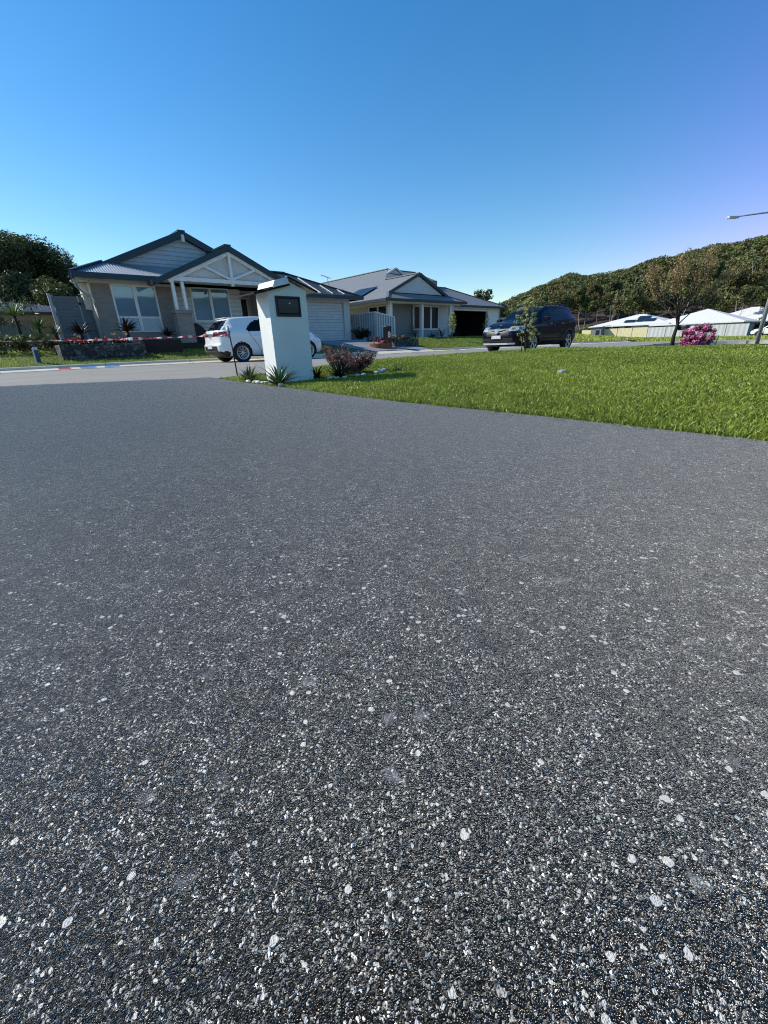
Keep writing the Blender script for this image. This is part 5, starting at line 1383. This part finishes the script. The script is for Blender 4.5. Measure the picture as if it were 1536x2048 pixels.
def azalea(x, y, z):
    r = random.Random(14); t = thing('azalea_bush', 'bright pink flowering azalea at the far edge of the lawn', 'bush', (x, y, z))
    mb = MB(); tips = []
    cs = []; cr = []
    for i in range(64):
        a = r.uniform(0, 2*PI); k = math.sqrt(r.random()); q = r.random()
        cx, cy = math.cos(a)*.40*k, math.sin(a)*.40*k; cz = .06 + q*(.60*(1-.35*k)); 
        if cx > .0: cz *= 1.12
        cs.append((cx, cy, cz)); cr.append(r.uniform(.05, .095))
        mb.tube([(cx*.2, cy*.2, 0), (cx*.6, cy*.6, cz*.5), (cx, cy, cz)], [.012, .008, .005], 4, cap=False)
    mb.build('twigs', M_BARK, t)
    V, F, ti = leaf_cloud(cs, [c*1.35 for c in cr], 26, .028, 15, .9, .3); fastmesh('foliage', V, F, 4, M_HEDGE, tint=ti, parent=t)
    V, F, ti = leaf_cloud(cs, cr, 64, .026, 16, .95, .75, asp=.9); fastmesh('blossom', V, F, 4, M_PINK, tint=ti, parent=t)
azalea(9.35, 12.95, -.03)
t = thing('garden_stake', 'short thin stick leaning at the right side of the pink azalea', 'stake', (10.05, 13.1, -.05)); mb = MB(); mb.tube([(0, 0, 0), (.05, 0, .38)], .012, 6); mb.build('rod', M_BARK, t)
# street light
SL = thing('street_light', 'tall grey street light pole with long arm over the street, right edge', 'street light', (17.25, 20.0, -.12), 0)
M_GALV = mat('galvanised pole', (.42, .44, .45), .45, .4, .1)
mb = MB(); mb.tube([(0, 0, -.1), (0, 0, 2.5), (0, 0, 4.7), (-.25, 0, 4.95)], [.085, .075, .06, .04], 14); mb.build('pole', M_GALV, SL, smooth=True)
mb = MB(); mb.tube([(-.1, 0, 4.93), (-1.2, -.03, 4.97), (-2.35, -.05, 4.87)], [.035, .03, .028], 10); mb.build('arm', M_GALV, SL, smooth=True)
mb = MB(); mb.box((-2.75, -.12, 4.80), (-2.35, .05, 4.88)); mb.tube([(-2.78, -.03, 4.83), (-2.3, -.03, 4.86)], [.03, .06], 10); mb.build('lamp_head', mat('lamp head', (.62, .64, .66), .4), SL, bevel=.02)

# ------------------------------------------------------------------ left garden
m, nt, b = newmat('dark stone cladding'); L_ = nt.links.new
tc = nd(nt, 'ShaderNodeTexCoord'); v1 = nd(nt, 'ShaderNodeTexVoronoi', feature='F1'); v1.inputs['Scale'].default_value = 9; v2 = nd(nt, 'ShaderNodeTexVoronoi', feature='DISTANCE_TO_EDGE'); v2.inputs['Scale'].default_value = 9
L_(tc.outputs['Object'], v1.inputs['Vector']); L_(tc.outputs['Object'], v2.inputs['Vector'])
sc_ = nd(nt, 'ShaderNodeSeparateColor'); L_(v1.outputs['Color'], sc_.inputs[0]); r1 = ramp(nt, [(0, (.022, .024, .026)), (.6, (.06, .062, .06)), (1, (.16, .155, .14))]); L_(sc_.outputs[0], r1.inputs['Fac'])
r2_ = ramp(nt, [(0, .15), (.06, 1)]); L_(v2.outputs['Distance'], r2_.inputs['Fac']); mm = nd(nt, 'ShaderNodeMix', data_type='RGBA', blend_type='MULTIPLY'); mm.inputs['Factor'].default_value = 1; L_(r1.outputs['Color'], mm.inputs['A']); L_(r2_.outputs['Color'], mm.inputs['B']); L_(mm.outputs['Result'], b.inputs['Base Color'])
bp = nd(nt, 'ShaderNodeBump'); bp.inputs['Distance'].default_value = .03; L_(r2_.outputs['Color'], bp.inputs['Height']); L_(bp.outputs['Normal'], b.inputs['Normal']); b.inputs['Roughness'].default_value = .8
M_STONE = m
def planter(label, s0, s1, n0, n1, z0, z1):
    t, f = street_thing('planter', label, 'planter', (s0+s1)/2, (n0+n1)/2, z0); mb = MB(); w_ = .22
    mb.box((s0, n0, z0-.2), (s1, n0+w_, z1)); mb.box((s0, n1-w_, z0-.2), (s1, n1, z1)); mb.box((s0, n0+w_, z0-.2), (s0+w_, n1-w_, z1)); mb.box((s1-w_, n0+w_, z0-.2), (s1, n1-w_, z1)); mb.build('wall', M_STONE, t, f, bevel=.015)
    mb = MB(); mb.box((s0+w_, n0+w_, z0), (s1-w_, n1-w_, z1-.06)); mb.build('soil', M_BARKD, t, f); return t
planter('long dark stone planter wall full of red flowers in front of the left house', 1.65, 4.12, 17.3, 19.0, .25, .69)
planter('low dark stone planter beside the black number post', 16.35, 18.2, 17.45, 18.6, .15, .56)
def flowers(name, label, pts, rad, per, size, m, seed, squash=.7, gz=None):
    V, F, ti = leaf_cloud(pts, rad, per, size, seed, squash, .1, asp=.7); o = fastmesh(name, V, F, 4, m, tint=ti); return tag(o, label, 'flowers', kind='stuff')
r = random.Random(21)
flowers('red_flowers', 'red and pale flowers filling the dark stone planter', [tuple(W(r.uniform(1.95, 3.6), r.uniform(17.5, 18.3), .76+r.uniform(0, .12))) for _ in range(42)], [r.uniform(.05, .11) for _ in range(42)], 9, .03, M_REDF, 22)
flowers('garden_leaves', 'dark green leaves between the red flowers of the stone planter', [tuple(W(r.uniform(1.9, 3.95), r.uniform(17.5, 18.7), .72+r.uniform(0, .08))) for _ in range(50)], [r.uniform(.06, .12) for _ in range(50)], 16, .04, M_STRAPD, 23)
flowers('yellow_flowers', 'few yellow and orange blooms standing above the stone planter', [tuple(W(*q)) for q in ((2.25, 18.0, 1.0), (2.32, 18.0, .95), (3.35, 18.0, 1.0), (3.42, 18, 1.04), (3.75, 18, 1.0))], [.06]*5, 8, .028, M_YELF, 24)
strappy('bromeliad', 'dark red-leaved bromeliad in front of the slate side gate', 'plant', 2.5, 18.6, .92, 34, .48, .085, M_BROM, 41, spread=1.1, stem=.12)
strappy('bromeliad', 'large dark bromeliad below the left front window of the left house', 'plant', 3.98, 18.8, 1.0, 48, .55, .085, M_BROM, 42, spread=1.15, stem=.12)
strappy('bromeliad', 'smaller dark spiky plant beside the brick pier of the porch', 'plant', 5.5, 19.2, .85, 30, .42, .07, M_BROM, 43, spread=1.1, stem=.1)
# garden bed along the house front, with a low dark kerb of plants
strappy('bromeliad', 'pair of dark leaves low in the bed between the window and the porch pier', 'plant', 4.75, 19.1, .62, 30, .40, .06, M_STRAPD, 44, spread=1.2)
t, f = street_thing('garden_edging', 'dark raised edging of the garden bed below the windows of the left house', 'edging', 5, 18.9, .5)
mb = MB(); mb.box((4.3, 19.05, .3), (12.0, 19.2, .68)); mb.box((4.25, 18.1, .3), (5.6, 18.2, .80)); mb.box((4.3, 18.25, .4), (5.5, 19.0, .74)); mb.build('edge', M_BARKD, t, f)
t, f = street_thing('porch_chair', 'dark rounded outdoor armchair on the porch beside the brick pier', 'chair', 7.15, 20.2, .62)
mb = MB(); prof = [(6.75, .68), (6.75, 1.42), (6.95, 1.47), (7.15, 1.36), (7.35, 1.12), (7.42, .9), (7.4, .68)]; mb.prism(prof, 19.9, 20.6); mb.build('shell', mat('dark wicker', (.015, .013, .014), .7, bump=.4), t, f, bevel=.06)
mb = MB(); mb.box((6.8, 19.85, .85), (7.35, 19.95, .95)); mb.build('cushion', mat('dark red cushion', (.06, .012, .014), .8), t, f, bevel=.02)
# blue service marker
t, f = street_thing('marker_post', 'short blue and white service marker post in the left verge', 'marker post', 1.0, 17.0, .2)
mb = MB(); mb.box((.96, 16.97, .1), (1.06, 17.05, .62)); mb.build('post', mat('blue marker', (.02, .07, .12), .5), t, f)
mb = MB(); mb.box((.93, 16.975, .2), (.96, 17.045, .62)); mb.box((.955, 16.955, .56), (1.065, 17.055, .64)); mb.build('reflector', mat('pale marker', (.5, .6, .62), .4), t, f)
# yuccas and shrubs by the left fence
for i, (s, n, z, st, ln, nb, lb) in enumerate(((.95, 20.6, .85, .85, .55, 90, 'tallest green yucca with fountain head near the left edge'), (1.55, 20.9, .85, .45, .5, 80, 'dark yucca just left of the slate side gate'), (1.35, 19.9, .80, .1, .45, 60, 'low spiky yucca in front of the taller two'), (1.98, 20.7, .8, .3, .42, 55, 'small yucca touching the pale gate post'))):
    strappy('yucca', lb, 'plant', s, n, z, nb, ln, .035, M_YUC if i in (0, 2) else M_STRAP, 50+i, 'yuccas left of the gate', 1.25, st, .7)
r = random.Random(77)
for i, (s0_, s1_, n_, zz_, lb) in enumerate(((-5, 2.2, 31, 2.6, 'dark bushes standing before the grey-roofed house at the left edge'), (-4.5, 2.1, 19.3, .72, 'low brownish shrubbery along the back of the left verge'), (-7, 1.2, 22.9, 1.62, 'leafy hedge top above the beige fence at the left edge'), (-7.0, 1.8, 20.9, .9, 'pale green low shrubs before the beige fence'))):
    c = [(r.uniform(s0_, s1_), n_+r.uniform(-.5, .5), zz_+r.uniform(-.12, .14)*(4 if i == 0 else 1)) for _ in range(70)]
    V, F, ti = leaf_cloud([tuple(W(*q)) for q in c], [r.uniform(.12, .26)*(2.2 if i == 0 else 1) for _ in c], 70, .05, 80+i, .7, .1)
    o = fastmesh('shrubbery', V, F, 4, (M_EUC2, M_HEDGE, M_HEDGE, M_YUC)[i], tint=ti); tag(o, lb, 'shrubs', kind='stuff')
# ------------------------------------------------------------------ front of the middle house
t, f = street_thing('number_post', 'black letterbox post with white house number 8 beside the copper-edged bed', 'letterbox', 15.8, 17.4, .12)
mb = MB(); mb.box((15.62, 17.3, -.05), (15.99, 17.55, 1.21)); mb.build('post', M_BLKMET, t, f, bevel=.01)
cu = bpy.data.curves.new('n8', 'FONT'); cu.body = '8'; cu.size = .40; cu.align_x = 'CENTER'; cu.extrude = .004; cu.offset = .006
tmp = bpy.data.objects.new('n8', cu); COL.objects.link(tmp); bpy.context.view_layer.update()
me = bpy.data.meshes.new_from_object(tmp.evaluated_get(bpy.context.evaluated_depsgraph_get())); bpy.data.objects.remove(tmp)
o = bpy.data.objects.new('house_number', me); COL.objects.link(o); me.materials.clear(); me.materials.append(M_WHITE); o.parent = t
o.location = (0.005, -.108, .55); o.rotation_euler = (PI/2, 0, 0)
t, f = street_thing('garden_edging', 'curved rusty copper edging in front of the black number post', 'edging', 15.3, 17.3, .12)
mb = MB(); arc_ = [(15.35+.55*math.cos(a), 17.5+.55*math.sin(a)) for a in np.linspace(PI*.85, PI*1.75, 16)]
for (a, b_), (c, d) in zip(arc_, arc_[1:]): mb.beam((a, b_, .24), (c, d, .24), .03, .30)
mb.build('edge', mat('rusty copper', (.28, .10, .045), .6, .3, .3, 8), t, f)
r = random.Random(31)
flowers('red_flowers', 'red and pink flowers beside the black number post', [tuple(W(r.uniform(15.0, 15.6), r.uniform(17.2, 17.9), .42+r.uniform(0, .22))) for _ in range(16)] + [tuple(W(r.uniform(16.9, 17.4), 17.8, .70)) for _ in range(5)], [.1]*21, 10, .035, M_REDF, 32)
flowers('yellow_flowers', 'yellow flowers just right of the black number post', [tuple(W(r.uniform(16.2, 16.6), 17.7, .62+r.uniform(0, .15))) for _ in range(7)], [.1]*7, 22, .05, M_YELF, 33)
flowers('garden_leaves', 'dark leaves inside the low planter beside the black number post', [tuple(W(r.uniform(15.0, 18.0), r.uniform(17.6, 18.4), .55+r.uniform(0, .1))) for _ in range(26)], [.12]*26, 26, .05, M_STRAPD, 34)
def frond_plant(s, n, z, h, seed, lb, m=None, nf=7):
    return strappy('garden_palm', lb, 'plant', s, n, z, nf*3, h, .05, m or M_STRAPD, seed, 'plants along the verandah', .95, .15, 1.7)
frond_plant(22.6, 22.0, .6, 1.25, 61, 'arching palm before the taupe wall of the verandah'); frond_plant(25.2, 21.8, .55, 1.1, 62, 'arching palm below the verandah window'); frond_plant(27.0, 21.9, .5, 1.0, 63, 'arching palm beside the right verandah post')
strappy('garden_shrub', 'dark spiky shrub at the middle verandah post', 'plant', 24.0, 21.7, .5, 50, .55, .06, M_STRAPD, 64); strappy('garden_shrub', 'dark spiky shrub between the two right-hand palms', 'plant', 26.2, 21.6, .5, 50, .6, .06, M_STRAPD, 65)
bush('garden_shrub', 'dark shrub at the foot of the corrugated fence', 'bush', *W(17.9, 22.2)[:2], .55, .55, .75, 66, M_STRAPD, M_BARKD, 1500, .05)
t, f = street_thing('stone_edging', 'pale rubble stones edging the paved driveway below the fence', 'edging', 17.6, 20.5, .5)
mb = MB()
for i in range(14):
    a = 17.55+r.uniform(-.1, .12); n_ = 18.9+i*.2; mb.box((a, n_, zverge(a, n_)-.05), (a+.2, n_+.17, float(zverge(a, n_))+r.uniform(.10, .22)))
mb.build('stones', mat('pale rubble', (.33, .32, .30), .9, 0, .3, 9, bump=.6), t, f, bevel=.03)

# ------------------------------------------------------------------ trees: left group and behind the houses
for i, (px, Y, top, crr, th, mm_) in enumerate(((-20, 44, 13.2, 5.5, 4.5, M_EUC2), (52, 46, 13.4, 5.2, 5.0, M_EUC2), (112, 43, 12.4, 4.6, 3.6, M_EUC2), (165, 46, 12.4, 3.4, 3.6, M_EUC2), (-95, 42, 12.5, 5.0, 4.0, M_EUC), (140, 38, 6.9, 2.4, 2.0, M_MIDG), (195, 52, 11.6, 2.8, 3.0, M_EUC), (20, 40, 9.0, 4.0, 3.0, M_EUC), (90, 39, 7.6, 3.2, 2.4, M_EUC2))):
    x = Y*(px-768)/887.0; 
    lb = ['huge dark gum tree at the left edge, tallest of the clump', 'broad dark gum tree whose crown peaks highest at the left', 'lower gum tree between the tall pair and the left house', 'gum tree whose crown reaches to the left roof corner', 'dark gum tree cut off by the left edge', 'lighter green rounded tree close behind the slate gate', 'small far gum tree just left of the house roof', 'mid-green tree in front of the tall gums at the left edge', 'dense dark tree behind the yuccas'][i]
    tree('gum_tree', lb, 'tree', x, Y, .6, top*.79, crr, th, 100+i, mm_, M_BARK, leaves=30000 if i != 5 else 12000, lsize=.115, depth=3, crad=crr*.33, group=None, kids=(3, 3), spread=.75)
tree('gum_tree', 'far small gum crown rising behind the right end of the middle house roof', 'tree', 24.5, 105, -.6, 11.6, 2.6, 6.5, 131, M_EUC2, M_BARK, leaves=1500, lsize=.30, depth=2, crad=1.0)
tree('gum_tree', 'tiny far tree crown just above the garage roof edge', 'tree', 30.0, 112, -.6, 9.0, 2.2, 4.5, 132, M_EUC2, M_BARK, leaves=1200, lsize=.30, depth=2, crad=.9)

# hillside wood: one mass of crowns
def wood():
    r = np.random.default_rng(5); C = []; Rr = []
    while len(C) < 6000:
        a = math.radians(r.uniform(3, 62)); rad = math.sqrt(r.uniform(118**2, 290**2)); x, y = rad*math.sin(a), rad*math.cos(a)
        if rad < 150 and math.sin(x*.11)*math.cos(y*.09) > .15: continue
        cr = r.uniform(1.1, 2.2)
        C.append((x, y, float(zhill(np.array(x), np.array(y))) + r.uniform(3.2, 6.0))); Rr.append(cr)
    C = np.array(C); Rr = np.array(Rr)
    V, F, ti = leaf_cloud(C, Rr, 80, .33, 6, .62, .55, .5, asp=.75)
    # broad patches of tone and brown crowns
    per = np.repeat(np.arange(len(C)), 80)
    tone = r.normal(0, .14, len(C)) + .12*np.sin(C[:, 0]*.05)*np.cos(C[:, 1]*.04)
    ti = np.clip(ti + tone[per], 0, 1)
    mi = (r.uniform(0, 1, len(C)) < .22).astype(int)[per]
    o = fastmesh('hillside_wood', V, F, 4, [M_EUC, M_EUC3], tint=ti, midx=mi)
    tag(o, 'dense olive-brown gum forest covering the hill on the right', 'forest', kind='stuff')
    # dark understorey and bare pale trunks of the mass
    mb = MB(); q = random.Random(8)
    for i in range(110):
        a = math.radians(q.uniform(8, 48)); rad = q.uniform(112, 190); x, y = rad*math.sin(a), rad*math.cos(a); z = float(zhill(np.array(x), np.array(y)))
        h = q.uniform(4, 8); lx, ly = q.uniform(-.25, .25), q.uniform(-.25, .25)
        pts = [(x, y, z-.5), (x+lx*h*.4, y+ly*h*.4, z+h*.45), (x+lx*h+q.uniform(-.6, .6), y+ly*h, z+h)]
        mb.tube(pts, [.13, .10, .05], 5, cap=False)
        if q.random() < .6: mb.tube([pts[1], (pts[1][0]+q.uniform(-2, 2), pts[1][1], pts[1][2]+q.uniform(1, 2.5))], [.09, .04], 4, cap=False)
    o = mb.build('hillside_trunks', M_BARKP, None); tag(o, 'pale bare gum trunks showing between the crowns low on the hill', 'trunks', kind='stuff')
wood()
protos = []
for i in range(5):
    protos.append(tree('gum_tree', 'tall gum tree with pale bare trunk at the foot of the hill', 'tree', 0, 0, 0, 11+i*.6, 3.4, 5.5, 300+i, [M_EUC, M_EUC3, M_EUC2, M_EUC, M_EUC3][i], M_BARKP, leaves=2600, lsize=.28, depth=3, crad=1.15, group='gum trees at the foot of the hill', clumps=26, rad=.15))
q = random.Random(3); spots = []
for i in range(40):
    a = 13 + 32*(i+q.uniform(-.6, 1.6))/40; rad = q.uniform(103, 138); spots.append((rad*math.sin(math.radians(a)), rad*math.cos(math.radians(a))))
for i, (x, y) in enumerate(spots):
    o = protos[i] if i < 5 else copy_tree(protos[i % 5])
    o.location = (x, y, float(zhill(np.array(x), np.array(y)))-.2); o.rotation_euler = (0, 0, q.uniform(0, 6)); k = q.uniform(.62, .92)*min(1.0, .42+.058*(math.degrees(math.atan2(x, y))-13)); o.scale = (k, k, k)
# shrubs low along the forest edge
r = random.Random(90)
c = [(lambda a, d: (d*math.sin(a), d*math.cos(a), r.uniform(-.3, 1.2)))(math.radians(r.uniform(19, 50)), r.uniform(98, 110)) for _ in range(240)]
V, F, ti = leaf_cloud(c, [r.uniform(.7, 1.8) for _ in c], 60, .32, 91, .8, .2)
o = fastmesh('shrubbery', V, F, 4, M_EUC2, tint=np.clip(ti+.05, 0, 1)); tag(o, 'dark scrub along the foot of the wooded hill', 'shrubs', kind='stuff')
# ------------------------------------------------------------------ sky, sun, camera
SUN_AZ, SUN_EL = -80.0, 38.0
w = bpy.data.worlds.new('World'); scn.world = w; w.use_nodes = True
nt = w.node_tree; bg = nt.nodes['Background']
sky = nt.nodes.new('ShaderNodeTexSky'); sky.sky_type = 'NISHITA'; sky.sun_disc = False
sky.sun_elevation = math.radians(SUN_EL); sky.sun_rotation = math.radians(SUN_AZ)
sky.air_density = 1.1; sky.dust_density = 0.15; sky.ozone_density = 2.6; sky.altitude = 50
hs = nt.nodes.new('ShaderNodeHueSaturation'); hs.inputs['Saturation'].default_value = 1.36; hs.inputs['Value'].default_value = 1.12
nt.links.new(sky.outputs[0], hs.inputs['Color']); 
# violet lens flare tint put into the sky colour towards the right
g_ = nt.nodes.new('ShaderNodeTexCoord'); sx_ = nt.nodes.new('ShaderNodeSeparateXYZ'); nt.links.new(g_.outputs['Generated'], sx_.inputs[0])
mr_ = nt.nodes.new('ShaderNodeMapRange'); mr_.interpolation_type = 'SMOOTHSTEP'; nt.links.new(sx_.outputs[0], mr_.inputs[0]); mr_.inputs[1].default_value = .25; mr_.inputs[2].default_value = .85
mx_ = nt.nodes.new('ShaderNodeMix'); mx_.data_type = 'RGBA'; mx_.blend_type = 'MULTIPLY'; ry_ = nt.nodes.new('ShaderNodeMapRange'); ry_.interpolation_type = 'SMOOTHSTEP'; nt.links.new(sx_.outputs[1], ry_.inputs[0]); ry_.inputs[1].default_value = .1; ry_.inputs[2].default_value = .6
mu_ = nt.nodes.new('ShaderNodeMath'); mu_.operation = 'MULTIPLY'; nt.links.new(mr_.outputs[0], mu_.inputs[0]); nt.links.new(ry_.outputs[0], mu_.inputs[1]); nt.links.new(mu_.outputs[0], mx_.inputs['Factor']); nt.links.new(hs.outputs[0], mx_.inputs['A']); mx_.inputs['B'].default_value = (1.55, .80, 1.14, 1)
nt.links.new(mx_.outputs['Result'], bg.inputs['Color'])
bg.inputs['Strength'].default_value = 0.15
sl_ = bpy.data.lights.new('sun', 'SUN'); sl_.energy = 5.0; sl_.angle = math.radians(.53); sl_.color = (1.0, .955, .86)
so = bpy.data.objects.new('sun', sl_); COL.objects.link(so)
sd = Vector((math.sin(math.radians(SUN_AZ))*math.cos(math.radians(SUN_EL)), math.cos(math.radians(SUN_AZ))*math.cos(math.radians(SUN_EL)), math.sin(math.radians(SUN_EL))))
so.rotation_euler = sd.to_track_quat('Z', 'Y').to_euler(); so.location = (0, 0, 30)

cd = bpy.data.cameras.new('camera'); cam = bpy.data.objects.new('camera', cd); COL.objects.link(cam)
P_, R_ = math.radians(22.5), math.radians(1.94)
f_ = Vector((0, math.cos(P_), -math.sin(P_))); r_ = Vector((1, 0, 0)); u_ = Vector((0, math.sin(P_), math.cos(P_)))
r2 = r_*math.cos(R_) - u_*math.sin(R_); u2 = r_*math.sin(R_) + u_*math.cos(R_)
r2 = r_*math.cos(R_) - u_*math.sin(R_)
M = Matrix((( r2.x, u2.x, -f_.x, 0), (r2.y, u2.y, -f_.y, 0), (r2.z, u2.z, -f_.z, .45), (0, 0, 0, 1)))
cam.matrix_world = M
cd.sensor_fit = 'HORIZONTAL'; cd.sensor_width = 36; cd.lens = 36*820/1536
cd.clip_start = .03; cd.clip_end = 6000
scn.camera = cam
scn.view_settings.view_transform = 'Standard'; scn.view_settings.look = 'None'; scn.view_settings.exposure = 0; scn.view_settings.gamma = 1
scn.render.engine = 'CYCLES'; scn.cycles.max_bounces = 6; scn.cycles.diffuse_bounces = 3; scn.cycles.glossy_bounces = 3
scn.cycles.transparent_max_bounces = 6; scn.cycles.use_denoising = True; scn.cycles.denoising_prefilter = 'NONE'; scn.cycles.filter_width = 1.1; scn.cycles.sample_clamp_indirect = 3.0; scn.cycles.use_light_tree = False; scn.cycles.use_adaptive_sampling = False
